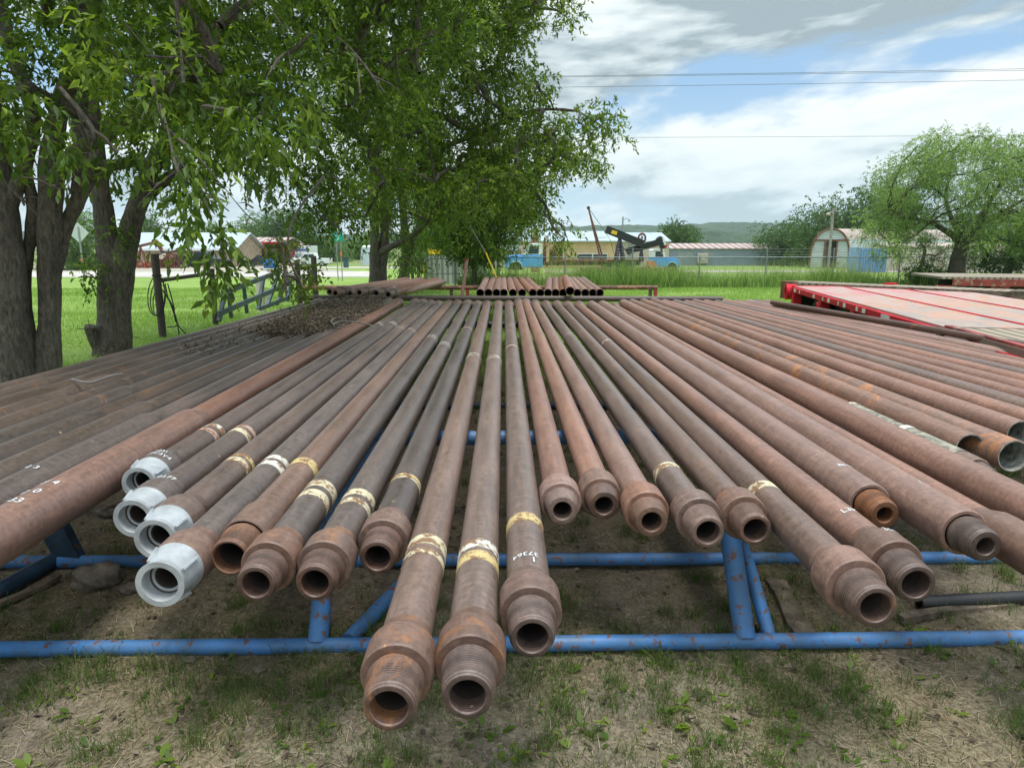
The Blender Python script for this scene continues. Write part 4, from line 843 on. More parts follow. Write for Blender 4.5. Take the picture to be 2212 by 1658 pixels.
# pale roofed stone house at the left
t, L, ze, zr = gable('house', 'tan stone house with a pale metal roof and a satellite dish, left behind the lawn', 'house', 215, 505, 97, 11, 536, 504, M['stone'], M['roofm'], .5)
S = 97 / FPX
for px, w in ((434, 12), (345, 10), (262, 12)):
    x = (px - 215) * S; f = rect_part(t, 'window', M['white'], x - w * S / 2 - .08, x + w * S / 2 + .08, 1.3, 2.35, -.02, .05); MB().box((x, -.06, 1.82), (w * S, .05, .9)).build('pane', M['glass'], f)
rect_part(t, 'fascia', M['white'], -.5, L + .5, ze - .32, ze - .08, -.56, .06)
dz = MB().lathe([(0, .02), (.06, .35), (.16, .55), (.17, .55), (.08, .33), (.02, .02)], 20, 'Y').build('satellite_dish', simple('grey_dish', (.25, .27, .28), .6), t, smooth=True, loc=((483 - 215) * S, 1.0, zr - 1.0)); dz.rotation_euler = (rad(-50), 0, .3)
MB().tube((0, 0, 0), (.05, .15, -.9), .03, 8).build('mast', M['galv'], dz)
# red carport building
t, L, ze, zr = gable('carport', 'open dark red metal carport beside the stone house', 'carport', 505, 612, 108, 9, 524, 514, M['corrred'], M['roofrust'], .2)
for c in list(t.children):
    if c.name.startswith('wall'): bpy.data.objects.remove(c)
S = 108 / FPX
MB().box((L / 2, 9, ze / 2), (L, .1, ze)).build('rear_wall', M['corrred'], t); MB().box((L - .05, 5.5, ze / 2), (.1, 7, ze)).build('side_wall', M['corrred'], t)
MB().box((L / 2, -.3, ze - .05), (L + .5, .12, .35)).build('header_beam', M['redt'], t)
for x in (.2, L * .45, L * .62, L): MB().box((x, -.1, ze / 2 - .1), (.14, .14, ze)).build('post', M['redt'], t)
w_ = rect_part(t, 'window', M['cream'], L * .22, L * .5, 1.6, 2.5, 8.9, .06)
t, L, ze, zr = gable('red_shed', 'small red metal shed behind the white box truck', 'shed', 608, 648, 122, 6, 533, 527, M['corrred'], M['roofrust'], .1)
# tan workshop
t, L, ze, zr = gable('workshop', 'long tan metal workshop with a pale roof behind the blue truck', 'workshop', 1129, 1330, 84, 12, 521, 501, M['corrtan'], M['roofm'], .3)
S = 84 / FPX
for px in (1262, 1294): x = (px - 1129) * S; f = rect_part(t, 'window', M['white'], x - .9, x + .9, 1.0, 1.75); MB().box((x, -.07, 1.38), (1.65, .05, .6)).build('pane', M['glass'], f)
for px in (1256, 1300): x = (px - 1129) * S; o_ = MB().add([(x - .6, 1.5, ze + (zr - ze) * .25 + .16), (x + .6, 1.5, ze + (zr - ze) * .25 + .16), (x + .6, 4.5, ze + (zr - ze) * .75 + .16), (x - .6, 4.5, ze + (zr - ze) * .75 + .16)], [(0, 1, 2, 3)]).build('skylight', simple('skylight_sheet', (.40, .50, .45), .4), t, fix=False)
t, L, ze, zr = gable('cream_shed', 'cream coloured shed adjoining the tan workshop behind the black pumpjack', 'shed', 1331, 1446, 88, 11, 522, 504, M['corrcream'], M['roofm'], .2)
S = 88 / FPX; x = (1362 - 1331) * S; f = rect_part(t, 'door', M['galv'], x - .28, x + .28, 1.3, 2.9); 
# low grey shed left of the blue truck
gable('grey_shed', 'low grey metal shed just left of the blue truck hood', 'shed', 1062, 1128, 92, 8, 541, 531, M['corrgrey'], M['roofm'], .2)
# striped roof barn
t, L, ze, zr = gable('barn', 'long blue grey barn with a rust striped roof', 'barn', 1400, 1688, 108, 9, 537, 527, M['corrblue'], M['roofrust'], .25)
S = 108 / FPX; x = (1516 - 1400) * S
MB().box((x, -.45, 1.15), (1.5, .6, 1.5)).build('air_conditioner', M['cream'], t, bevel=.03); MB().lathe([(0, .45), (.03, .5), (.03, .42)], 20, 'Y', (x + .1, -.8, 1.2)).build('fan_grille', M['galv'], t)
rr_ = MB(); rgn = random.Random(5)
# arched shed
def arched():
    Y = 84; a = gnd(1752, Y); S = Y / FPX; Wd = 80 * S; Hh = atY(1790, 494, Y).z - a.z; t = thing('arched_shed', 'galvanised arched shed with a dark open doorway and rusty trim', 'shed', a, rad(-9))
    prof = []
    n = 24
    for i in range(n + 1):
        a_ = math.pi * i / n; x = Wd / 2 - math.cos(a_) * Wd / 2 * (1 - .0 * i); z = math.sin(a_) ** .62 * Hh; prof.append((x, max(z, 0)))
    Ln = 30.0
    # barrel runs to the right and away
    dirv = Vector((.90, .62, 0)).normalized()
    vs = []; fs = []
    for j, q in enumerate((0, Ln)):
        for x, z in prof: vs.append(Vector((x, 0, z)) + dirv * q)
    m_ = len(prof); cut = [i for i in range(m_ - 1)]
    for i in cut: fs.append((i, i + 1, m_ + i + 1, m_ + i))
    side = [f for f in fs if max(vs[k].z for k in f) < Hh * .80]; top = [f for f in fs if f not in side]
    mb = MB(); mb.add(vs, side); mb.build('side_sheet', M['quon'], t, fix=False); mb = MB(); mb.add(vs, top); mb.build('roof', M['quontop'], t, fix=False)
    # front with doorway
    d0, d1, dh = Wd * .36, Wd * .66, Hh * .70
    fr = MB(); pts = prof
    def zof(x):
        for (x0, z0), (x1, z1) in zip(pts, pts[1:]):
            if x0 <= x <= x1: return z0 + (z1 - z0) * (x - x0) / (x1 - x0 + 1e-9)
        return 0
    xs = sorted(set([p[0] for p in pts] + [d0, d1]))
    for x0, x1 in zip(xs, xs[1:]):
        lo = dh if (x0 >= d0 - 1e-6 and x1 <= d1 + 1e-6) else -.2
        fr.add([(x0, .02, lo), (x1, .02, lo), (x1, .02, max(zof(x1), lo)), (x0, .02, max(zof(x0), lo))], [(0, 1, 2, 3)])
    fr.build('front_wall', M['quon'], t, fix=False)
    MB().path([(x, -.05, z) for x, z in prof], .11, 6).build('arch_trim', M['rustm'], t)
    MB().box((Wd / 2, -.08, dh + .05), (Wd * .93, .1, .16)).build('lintel', M['rustm'], t)
    for x in (d0, d1): MB().box((x, -.06, dh / 2), (.16, .1, dh)).build('door_frame', M['rustm'], t)
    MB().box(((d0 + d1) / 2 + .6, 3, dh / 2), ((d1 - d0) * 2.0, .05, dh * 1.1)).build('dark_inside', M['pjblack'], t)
arched()
def container():
    a = gnd(1836, 62); S = 62 / FPX; t = thing('shipping_container', 'blue shipping container with pale end doors beside the arched shed', 'container', a, rad(0)); h = atY(1870, 534, 62).z - a.z
    MB().box((23 * S / 2, -.05, h / 2), (23 * S, .1, h)).build('door', simple('pale_blue_door', (.22, .36, .52), .5, patch=((.45, .52, .56), .6, 1.0)), t)
    MB().box((23 * S + 25 * S, .8, h / 2 - .05), (50 * S, 2.0, h - .1)).build('body', M['contblue'], t)
    MB().box((23 * S / 2, .9, h / 2), (23 * S - .05, 1.7, h - .1)).build('frame', M['contblue'], t)
    t.rotation_euler = (0, 0, rad(-25))
container()
t, L, ze, zr = gable('cream_building', 'long cream wall building with a rusty roof behind the feathery tree', 'building', 1910, 2420, 66, 2.0, 533, 527, M['cream'], M['quontop'], .1)
for px in (1945, 2035, 2110): x = (px - 1910) * 66 / FPX; MB().box((x, -.05, ze / 2), (.18, .1, ze)).build('wall_post', M['tan'], t)

# ================================================================== vehicles
def wheels(t, xs, y0, y1, r, w=.22, name='wheel'):
    for x in xs:
        for y, sgn in ((y0, -1), (y1, 1)):
            wl_ = MB().lathe([(-w / 2, r * .62), (-w / 2, r * .93), (-w / 2 + .03, r), (w / 2 - .03, r), (w / 2, r * .93), (w / 2, r * .62)], 22).build(name, M['tyre'], t, smooth=True, loc=(x, y, r))
            MB().lathe([(sgn * w * .38, .002), (sgn * w * .30, r * .2), (sgn * w * .22, r * .45), (sgn * w * .44, r * .6), (sgn * w * .44, r * .64)], 18).build('rim', M['chrome'], wl_, smooth=True)
def car(name, label, loc, rz, kind, paint, Lc=5.6, Wc=1.95, H=1.85, glassm='glass'):
    """side profile points along +x (front) given as fractions"""
    t = thing(name, label, kind, loc, rz); W2 = Wc / 2
    P = lambda pts: [(x * Lc, z * H) for x, z in pts]
    if kind == 'pickup':
        body = P([(0, .22), (.12, .22), (.15, .36), (.19, .40), (.23, .36), (.26, .20), (.72, .18), (.75, .34), (.80, .40), (.85, .34), (.88, .22), (.99, .24), (1, .45), (.985, .56), (.74, .60), (.73, .62), (.40, .62), (.0, .60)])
        cab = P([(.33, .58), (.355, .95), (.38, 1), (.60, 1), (.63, .97), (.745, .585)]); win = P([(.375, .65), (.385, .92), (.60, .92), (.685, .65)]); ws = [.19, .80]
    elif kind == 'suv':
        body = P([(0, .22), (.12, .20), (.14, .34), (.18, .40), (.23, .34), (.25, .18), (.73, .18), (.75, .34), (.80, .40), (.85, .34), (.88, .20), (.99, .24), (1, .42), (.97, .55), (.70, .62), (.02, .62), (0, .5)])
        cab = P([(.02, .60), (.06, .92), (.12, .99), (.5, 1), (.58, .95), (.72, .60)]); win = P([(.07, .65), (.11, .9), (.52, .92), (.64, .65)]); ws = [.185, .80]
    b = MB().prism(body, -W2, W2).build('body', paint, t, bevel=.03)
    MB().prism(cab, -W2 + .12, W2 - .12).build('cab', paint, t, bevel=.05)
    for s in (-1, 1):
        y = s * (W2 - .115); MB().prism(win, min(y, y + s * .02), max(y, y + s * .02)).build('side_window', M[glassm], t)
        MB().box((Lc * .52, s * (W2 - .10), H * .78), (.06, .035, H * .27)).build('pillar', paint, t)
        MB().box((Lc * .985, s * W2 * .72, H * .47), (.1, .34, .16)).build('headlight', M['glassl'], t, bevel=.02)
        MB().box((.0, s * W2 * .86, H * .47), (.06, .16, .30)).build('tail_light', M['redt'], t, bevel=.02)
        MB().box((Lc * .50, s * (W2 + .01), H * .50), (.16, .03, .035)).build('door_handle', M['chrome'], t)
        MB().box((Lc * .67, s * (W2 + .10), H * .64), (.12, .2, .17)).build('mirror', M['black'], t, bevel=.02)
    MB().box((Lc, 0, H * .27), (.14, Wc * .95, .18)).build('bumper', M['chrome'], t, bevel=.03); MB().box((0, 0, H * .27), (.14, Wc * .95, .16)).build('bumper', M['chrome'], t, bevel=.03)
    wheels(t, [Lc * w for w in ws], -W2 + .1, W2 - .1, H * .205); return t
car('pickup_truck', 'white crew cab pickup parked right of the white box truck', gnd(713, 105), math.pi, 'pickup', M['white'], 6.0, 1.95, 1.9)
bp = gnd(386, 90); t = car('utility_truck', 'black truck with a boxy service bed parked in front of the stone house', bp, 0, 'pickup', M['vblack'], 6.0, 2.1, 1.98)
MB().box((1.0, 0, 1.1), (2.2, 2.15, .95)).build('service_bed', M['vblack'], t, bevel=.03); MB().box((2.25, 0, 1.75), (.08, 1.9, .6)).build('headache_rack', M['black'], t)
car('suv', 'dark grey estate car parked before the red carport', gnd(602, 96), math.pi, 'suv', M['vblack'], 4.9, 1.9, 1.62)
def box_truck():
    g = gnd(618, 112); t = thing('box_truck', 'white box truck facing the yard with a blue stripe above its cab', 'truck', g, 0)
    MB().box((1.9, 4.3, 1.95), (2.4, 5.0, 2.2)).build('cargo_box', M['white'], t, bevel=.05); MB().box((1.9, 1.76, 2.42), (2.25, .05, .35)).build('stripe', simple('stripe_blue', (.10, .16, .42), .4), t)
    cb = MB().add([(0.8, 0, .45), (3.0, 0, .45), (3.0, 0, 1.15), (.8, 0, 1.15), (.8, 1.1, 1.25), (3.0, 1.1, 1.25), (3.0, 1.45, 1.95), (.8, 1.45, 1.95), (.8, 2.2, 1.95), (3.0, 2.2, 1.95), (.8, 2.2, .45), (3.0, 2.2, .45)],
                  [(0,1,2,3), (3,2,5,4), (4,5,6,7), (7,6,9,8), (0,3,4,7,8,10), (1,11,9,6,5,2), (8,9,11,10), (0,10,11,1)]).build('cab', M['white'], t, bevel=.03)
    MB().add([(.95, 1.11, 1.30), (2.85, 1.11, 1.30), (2.8, 1.40, 1.88), (1.0, 1.40, 1.88)], [(0, 1, 2, 3)]).build('windscreen', M['glassl'], t, loc=(0, -.04, .01), fix=False)
    MB().box((1.9, -.03, .82), (1.5, .06, .42)).build('grille', M['black'], t); MB().box((1.9, -.08, .48), (2.2, .12, .16)).build('bumper', M['black'], t)
    for x in (.95, 2.85): MB().box((x, -.03, .85), (.22, .06, .22)).build('headlight', M['glassl'], t)
    wheels(t, [], 0, 0, .4)
    for y in (.9, 5.3):
        for x in (.95, 2.85): MB().lathe([(-.12, .01), (-.12, .40), (.12, .40), (.12, .01)], 18, 'X', (x, y, .4)).build('wheel', M['tyre'], t, smooth=True)
box_truck()
def cab_truck(name, label, px, Y, rz, paint, flatL, scale=1.0):
    """old bonneted truck, +x is forward, front bumper at x = 0"""
    g = gnd(px, Y); t = thing(name, label, 'truck', g, rz); W2 = 1.0
    fend = [(-.02, .62), (.0, 1.22), (-.10, 1.42), (-1.25, 1.50), (-1.30, .70), (-1.20, .72), (-1.12, .92), (-.95, 1.08), (-.7, 1.12), (-.45, 1.04), (-.28, .88), (-.2, .62)]
    MB().prism([(x, z) for x, z in fend], -W2, W2).build('fender', paint, t, bevel=.03)
    MB().prism([(-.02, 1.2), (-.06, 1.46), (-.3, 1.56), (-1.3, 1.62), (-1.3, 1.2)], -.68, .68).build('hood', paint, t, bevel=.04)
    for s in (-1, 1): MB().path([(-.16, s * 1.01, .64), (-.27, s * 1.01, .92), (-.45, s * 1.01, 1.10), (-.7, s * 1.01, 1.18), (-.97, s * 1.01, 1.12), (-1.14, s * 1.01, .95), (-1.22, s * 1.01, .7)], .045, 6).build('arch_lip', simple('bleached_blue', (.40, .62, .76), .5), t)
    MB().prism([(-1.28, .70), (-1.30, 1.58), (-1.34, 1.62), (-2.75, 1.62), (-2.78, .70)], -W2, W2).build('cab', paint, t, bevel=.03)
    MB().prism([(-1.36, 1.62), (-1.58, 2.32), (-2.72, 2.32), (-2.74, 1.62)], -.93, .93).build('cab_frame', M['white'], t, bevel=.03)
    MB().prism([(-1.52, 2.30), (-1.66, 2.46), (-2.6, 2.48), (-2.78, 2.30)], -.98, .98).build('roof', M['white'], t, bevel=.05)
    for s in (-1, 1):
        MB().prism([(-1.62, 1.70), (-1.78, 2.25), (-2.45, 2.25), (-2.45, 1.70)], s * .93 - .02, s * .93 + .02).build('side_window', M['glass'], t)
        MB().box((-2.05, s * 1.005, 1.16), (1.15, .02, .78)).build('door', paint, t, bevel=.008)
        MB().box((-2.45, s * 1.03, 1.42), (.12, .04, .04)).build('door_handle', M['chrome'], t)
        MB().lathe([(0, .002), (.04, .09), (.0, .11)], 14, 'X', (-.01, s * .62, 1.18)).build('headlight', M['glassl'], t)
    MB().add([(-1.45, -.85, 1.68), (-1.45, .85, 1.68), (-1.60, .8, 2.28), (-1.60, -.8, 2.28)], [(0, 1, 2, 3)]).build('windscreen', M['glassl'], t, loc=(.04, 0, 0), fix=False)
    MB().box((.08, 0, .72), (.12, 2.0, .24)).build('bumper', M['chrome'], t, bevel=.02)
    MB().box((-.02, 0, 1.0), (.06, 1.1, .45)).build('grille', M['black'], t)
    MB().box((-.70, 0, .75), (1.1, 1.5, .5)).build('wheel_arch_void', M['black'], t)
    MB().lathe([(-.9, .06), (.9, .06)], 8, 'Y', (-.7, 0, .5)).build('axle', M['black'], t)
    if flatL:
        MB().box((-2.85 - flatL / 2, 0, .95), (flatL, .9, .25)).build('chassis', M['rustm'], t); MB().box((-3.2 - flatL / 2, 0, 1.18), (flatL - .6, 2.3, .16)).build('flat_bed', M['rustm'], t)
        wheels(t, [-2.9 - flatL * .7, -2.9 - flatL * .86], -.9, .9, .5); MB().path([(-3.0, -.75, .9), (-3.0, -.75, 1.9), (-3.0, -.75, 2.1), (-3.0, -.75, 2.95)], [.13, .13, .09, .07], 12).build('exhaust_stack', M['rustm'], t)
        MB().lathe([(0, .3), (.05, .42), (.5, .42), (.55, .3), (.55, .02)], 16, 'X', (-3.9, -.3, 1.75)).build('winch_drum', M['rustm'], t)
        MB().box((-3.9, -.3, 1.4), (.9, .7, .5)).build('winch_stand', M['rustm'], t)
    return t
cab_truck('flatbed_truck', 'old blue bonneted truck with a white cab roof and long rusty flatbed', 1093, 54, math.pi, M['bluetruck'], 7.4).location.z -= .12
cab_truck('blue_truck', 'small faded blue truck facing right beside the orange counterweight', 1464, 58, 0, M['bluetruck'], 0).scale = (.8, .8, .8)

# ================================================================== pumpjacks and masts
def at2(px, py, Y): return atY(px, py, Y)
def pumpjack():
    Y = 52; o = gnd(1350, Y); P = lambda x, y, dy=0: atY(x, y, Y) - o + Vector((0, dy, 0)); t = thing('pumpjack', 'black pumpjack with a tilted walking beam and a yellow plate', 'pumpjack', o)
    def zc(x, y): k = 2018 / 280; return (1540 + x / k) * .822, (530 + y / k) * .822   # from the surveyed close view
    q = lambda x, y, dy=0: P(*zc(x, y), dy)
    MB().bar(q(375, 520), q(1080, 800), .35, .54, up=(0, 0, 1)).build('walking_beam', M['pjblack'], t)
    MB().bar(q(800, 945, .8), q(1430, 765, .8), .35, .46).build('second_beam', M['pjblack'], t)
    MB().bar(q(475, 570, -.2), q(578, 598, -.2), .02, .26).build('badge', M['yellow'], t)
    for dy in (-.55, .55):
        MB().bar(q(635, 700), q(565, 1130, dy), .16, .16).build('samson_leg', M['pjblack'], t); MB().bar(q(640, 700), q(705, 1130, dy), .16, .16).build('samson_leg', M['pjblack'], t)
    MB().bar(q(1060, 740), q(1010, 1150), .14, .14).build('pitman_arm', M['pjblack'], t); MB().bar(q(1060, 740, .5), q(1100, 1120, .5), .14, .14).build('pitman_arm', M['pjblack'], t)
    c = q(1070, 690, .2); r = .33
    MB().path([c + Vector((math.cos(a) * r * .8, 0, math.sin(a) * r)) for a in [2 * math.pi * i / 20 for i in range(21)]], .07, 8).build('sheave_wheel', M['rustm'], t, smooth=True)
    for a in (0, math.pi / 3, 2 * math.pi / 3): MB().bar(c - Vector((math.cos(a) * r * .55, 0, math.sin(a) * r)), c + Vector((math.cos(a) * r * .55, 0, math.sin(a) * r)), .05, .05).build('spoke', M['rustm'], t)
    hp = [(1370, 700), (1440, 650), (1480, 665), (1530, 760), (1555, 880), (1490, 890), (1480, 1000), (1460, 900), (1410, 800)]
    pts = [q(x, y, .6) for x, y in hp]; mb = MB(); n = len(pts); mb.v = [tuple(p) for p in pts] + [tuple(p + Vector((0, .4, 0))) for p in pts]; mb.f = [tuple(range(n))[::-1], tuple(range(n, 2 * n))] + [(i, (i + 1) % n, n + (i + 1) % n, n + i) for i in range(n)]
    mb.build('horse_head', M['pjblack'], t)
    for k, (x, y) in enumerate([(1490, 690), (1500, 740), (1520, 790), (1535, 840)]): MB().bar(q(x - 12, y, .52), q(x + 24, y + 8, .52), .04, .2).build('painted_stripe', M['white'] if k < 3 else M['redt'], t)
    MB().bar(q(700, 870), q(840, 1010), .08, .08).build('brace', M['pjblack'], t); MB().box(q(800, 1200) + Vector((0, 0, -.35)), (7, 1.6, .3)).build('skid_base', M['rustm'], t)
    pts = [q(x, y, -.7) for x, y in [(1125, 1115), (1240, 1115), (1290, 1145), (1305, 1190), (1280, 1230), (1150, 1290), (1122, 1300)]]; mb = MB(); n = len(pts); mb.v = [tuple(p) for p in pts] + [tuple(p + Vector((0, .3, 0))) for p in pts]; mb.f = [tuple(range(n))[::-1], tuple(range(n, 2 * n))] + [(i, (i + 1) % n, n + (i + 1) % n, n + i) for i in range(n)]
    cw = thing('counterweight', 'faded orange counterweight plate standing beside the small blue truck', 'counterweight', o + pts[0]); mb.v = [tuple(Vector(v) - pts[0]) for v in mb.v]; mb.build('plate', M['orange'], cw); MB().lathe([(-.02, .002), (-.02, .09), (0, .1)], 12, 'Y', tuple(q(1150, 1235, -.7) - pts[0])).build('pin_hole', M['black'], cw)
    return q, o
q_, o_ = pumpjack()
def mast():
    Y = 53; b = gnd(1305, Y); t = thing('gin_pole_mast', 'tall thin rusty two legged mast leaning left beside the black pumpjack', 'mast', b); top = atY(1271, 449, Y) - b
    for x in (1306, 1316): MB().tube(Vector((atY(x, 560, Y).x - b.x, (x - 1306) * .06, 0)), top, .075, 8, .055).build('leg', M['rustm'], t, smooth=True)
    for f in (.2, .4, .6, .8):
        a1 = Vector((atY(1306, 560, Y).x - b.x, 0, 0)).lerp(top, f); a2 = Vector((atY(1316, 560, Y).x - b.x, .6, 0)).lerp(top, f); MB().tube(a1, a2, .03, 6).build('rung', M['rustm'], t)
    MB().lathe([(-.06, .02), (-.06, .12), (.06, .12), (.06, .02)], 12, 'Y', tuple(top)).build('pulley', M['black'], t)
    MB().path([top, atY(1295, 483, Y) - b, atY(1318, 518, Y + 3) - b, atY(1330, 560, Y + 5) - b], .018, 5).build('cable', M['black'], t)
mast()
def stack():
    Y = 62; b = gnd(1156, Y); t = thing('rusty_stack', 'tall rusty orange stack standing behind the blue cab roof', 'stack', b); h = atY(1156, 486, Y).z - b.z
    MB().lathe([(0, .35), (h * .55, .35), (h * .58, .27), (h * .8, .24), (h * .82, .16), (h, .14)], 14, 'Z').build('pipe', simple('orange_rust', (.42, .22, .13), .85, 0, .3, 4), t, smooth=True)
    for z in (.5, .7, .85): MB().lathe([(h * z, .3), (h * z, .38), (h * z + .1, .38), (h * z + .1, .3)], 14, 'Z').build('flange', M['rustm'], t)
stack()
def small_pump(name, label, px, Y, s, flip, mat):
    b = gnd(px, Y); t = thing(name, label, 'pumpjack', b); k = -1 if flip else 1; V_ = lambda x, z, y=0: Vector((x * s * k, y * s, z * s))
    MB().bar(V_(-2.0, 2.1), V_(1.5, 2.9), .22 * s, .30 * s).build('walking_beam', mat, t)
    pr = [(1.3, 2.75), (1.5, 3.3), (1.95, 3.3), (2.35, 2.9), (2.6, 2.1), (2.3, 2.0), (1.95, 2.6)]; n = len(pr); mb = MB(); mb.v = [tuple(V_(x, z, -.15)) for x, z in pr] + [tuple(V_(x, z, .15)) for x, z in pr]; mb.f = [tuple(range(n)), tuple(range(n, 2 * n))[::-1]] + [(i, (i + 1) % n, n + (i + 1) % n, n + i) for i in range(n)]; mb.build('horse_head', mat, t)
    for y in (-.4, .4):
        for x in (-.6, .8): MB().bar(V_(0, 2.5, 0), V_(x, 0, y), .12 * s, .12 * s).build('samson_leg', mat, t)
    MB().bar(V_(-1.8, 2.2), V_(-1.5, .8), .1 * s, .1 * s).build('pitman_arm', mat, t)
    MB().lathe([(-.12 * s, .02), (-.12 * s, .4 * s), (.12 * s, .4 * s), (.12 * s, .02)], 14, 'Y', tuple(V_(-1.5, .8))).build('crank_weight', M['yellow'] if s > 1.1 else mat, t)
    MB().box(V_(-.3, .12), (4.2 * s, 1.1 * s, .24 * s)).build('base', mat, t); MB().box(V_(-1.4, .5), (1.0 * s, .6 * s, .5 * s)).build('gearbox', mat, t)
small_pump('rusty_pumpjack', 'rusty brown pumpjack on display behind the near wooden post, taller of two', 302, 88, 1.05, False, M['rustm'])
small_pump('rusty_pumpjack', 'smaller dark rusty pumpjack leaning over the scrap beside the black truck', 360, 86, .72, False, simple('dark_rust', (.10, .05, .035), .85))
def scrap():
    rg = random.Random(3); g_ = 'rusty scrap machinery by the stone house'
    for i, px in enumerate((300, 318, 336, 347, 358, 368, 377)):
        b = gnd(px, 84 + rg.uniform(-1.5, 1.5)); w = ['leftmost low orange frame of the rusty scrap row', 'second orange frame of the rusty scrap row', 'rusty box framed engine in the scrap row', 'rusty spoked wheel machine in the middle of the scrap row', 'rusty machine with a pale round drum in the scrap row', 'tall rusty wheeled machine near the black truck', 'dark rusty wheel stack beside the black truck'][i]
        t = thing('scrap_machine', w, 'scrap machine', b, rg.uniform(-.4, .4), g_); mat = [M['orange'], M['orange'], M['rustm'], M['rustm'], M['rustm'], M['rustm'], simple('brown_rust', (.13, .06, .04), .9)][i]
        h = [.7, .7, 1.2, 1.5, 1.7, 1.6, 1.3][i]
        fr = MB(); 
        for x in (-.5, .5):
            for y in (-.4, .4): fr.bar((x, y, 0), (x, y, h), .09, .09)
        fr.bar((-.55, -.4, h), (.55, -.4, h), .1, .1); fr.bar((-.55, .4, h), (.55, .4, h), .1, .1); fr.bar((-.5, -.4, .1), (.5, -.4, h), .07, .07); fr.build('frame', mat, t)
        MB().box((0, 0, h * .5), (.7, .5, h * .5)).build('engine', mat, t, bevel=.05)
        MB().lathe([(-.06, .3), (-.06, .42), (.06, .42), (.06, .3)], 16, 'Y', (.1, -.55, .5)).build('flywheel', M['rustm'], t)
        if i in (3, 4): MB().lathe([(-.1, .002), (-.1, .25), (.1, .25), (.1, .002)], 14, 'Y', (0, -.6, h * .9)).build('drum', M['cream'], t)
scrap()
def bin_():
    b = gnd(580, 84); t = thing('plastic_bin', 'bright blue slatted plastic bin on the forecourt before the dark car', 'bin', b)
    mb = MB(); mb.add([(-.65, -.4, 0), (.75, -.4, 0), (.75, .4, 0), (-.65, .4, 0), (-.75, -.45, 1.0), (.25, -.45, 1.05), (.7, -.45, .45), (-.75, .45, 1.0), (.25, .45, 1.05), (.7, .45, .45)], [(0,3,2,1), (0,1,6,5,4), (3,7,8,9,2), (0,4,7,3), (1,2,9,6), (4,5,8,7), (5,6,9,8)]); mb.build('shell', M['bluebin'], t, bevel=.03)
    for x in (-.4, -.1, .2): MB().box((x, -.47, .5), (.06, .05, .8)).build('rib', M['bluebin'], t)
bin_()
# ================================================================== signs, poles, wires
def pole(name, label, px, Y, ytop, r, mat, cat='pole'):
    b = gnd(px, Y); h = atY(px, ytop, Y).z - b.z; t = thing(name, label, cat, b); MB().lathe([(0, r), (h, r * .85), (h, .002)], 12, 'Z').build('shaft', mat, t, smooth=True); return t, h
t, h = pole('street_lamp', 'grey pole with a hooded lamp arm pointing left before the arched shed', 1794, 60, 449, .12, simple('grey_wood_pole', (.30, .28, .27), .8), 'street lamp')
MB().path([(0, -.1, h - .45), (-.3, -.3, h - .35), (-.6, -.5, h - .45)], .035, 8).build('arm', M['galv'], t); MB().lathe([(-.22, .16), (-.15, .2), (0, .1), (.05, .03)], 16, 'Z', (-.65, -.55, h - .42)).build('lamp_shade', M['tan'], t, smooth=True)
t, h = pole('street_lamp', 'thin distant light pole against the hills above the black pumpjack', 1344, 110, 468, .13, M['galv'], 'street lamp')
MB().path([(0, 0, h - .5), (.5, 0, h - .25), (.9, 0, h - .4)], .05, 8).build('arm', M['galv'], t); MB().lathe([(-.3, .2), (0, .12), (.05, .02)], 12, 'Z', (1.0, 0, h - .45)).build('lamp_shade', M['galv'], t)
# green county road sign
t = thing('road_sign', 'green county road sign with white numbers and an arrow on two thin posts', 'road sign', gnd(730, 39.5)); h = atY(730, 502, 39.5).z - gz(39.5); S = 39.5 / FPX
hh = atY(730, 518, 39.5).z - gz(39.5)
for x in (-.10, .14): MB().box((x, .03, hh / 2 + .1), (.05, .03, hh + .2)).build('post', M['galv'], t)
sp = MB().box((0, 0, (h + hh) / 2), (.56, .02, .56)).build('sign_panel', M['signgreen'], t, bevel=.006)
for s, sz, dz, dx in (('CO RD', .12, .19, 0), ('187', .20, .03, 0)):
    vs, fs = text_flat(s, sz); MB().add([(v.x + dx, -.016, v.y + dz + (h + hh) / 2) for v in vs], fs).build('lettering', M['white'], t, fix=False)
MB().add([(x * .9, -.016, z + (h + hh) / 2) for x, z in [(-.08, -.24), (-.03, -.24), (.04, -.15), (.08, -.17), (.09, -.08), (0, -.10), (.015, -.125), (-.07, -.21)]], [(0, 1, 2, 3, 4, 5, 6, 7)]).build('arrow', M['white'], t, fix=False)
MB().box((.14, -.02, hh - .75), (.10, .04, .28)).build('yellow_marker', M['orange'], t)
t = thing('warning_sign', 'grey back of a diamond shaped sign on a post, seen between the left trunks', 'road sign', gnd(172, 38)); h = atY(172, 503, 38).z - gz(38)
MB().box((0, 0, h), (.76, .02, .76), M=Matrix.Rotation(math.pi / 4, 3, 'Y')).build('sign_panel', M['signback'], t, bevel=.006); MB().box((.03, -.03, h / 2 + .15), (.09, .03, h + .3)).build('post', M['galv'], t); MB().box((0.02, -.05, 1.15), (.1, .03, .2)).build('yellow_marker', M['orange'], t)
t = thing('yellow_sign', 'small yellow sign board half hidden by leaves left of the grey sheet fence', 'sign', gnd(938, 44)); h = atY(938, 543, 44).z - gz(44)
MB().box((0, 0, h), (.78, .03, .34)).build('sign_panel', M['yellow'], t); MB().box((0, .03, h / 2), (.06, .04, h)).build('post', M['galv'], t)
t, h = pole('marker_post', 'thin yellow marker post between the two middle trunks', 915, 30, 566, .05, M['yellow'], 'post')
t, h = pole('trash_bin', 'dark green trash bin standing at the far road beyond the lawn', 745, 88, 557, .35, simple('bin_green', (.02, .08, .08), .5), 'bin')
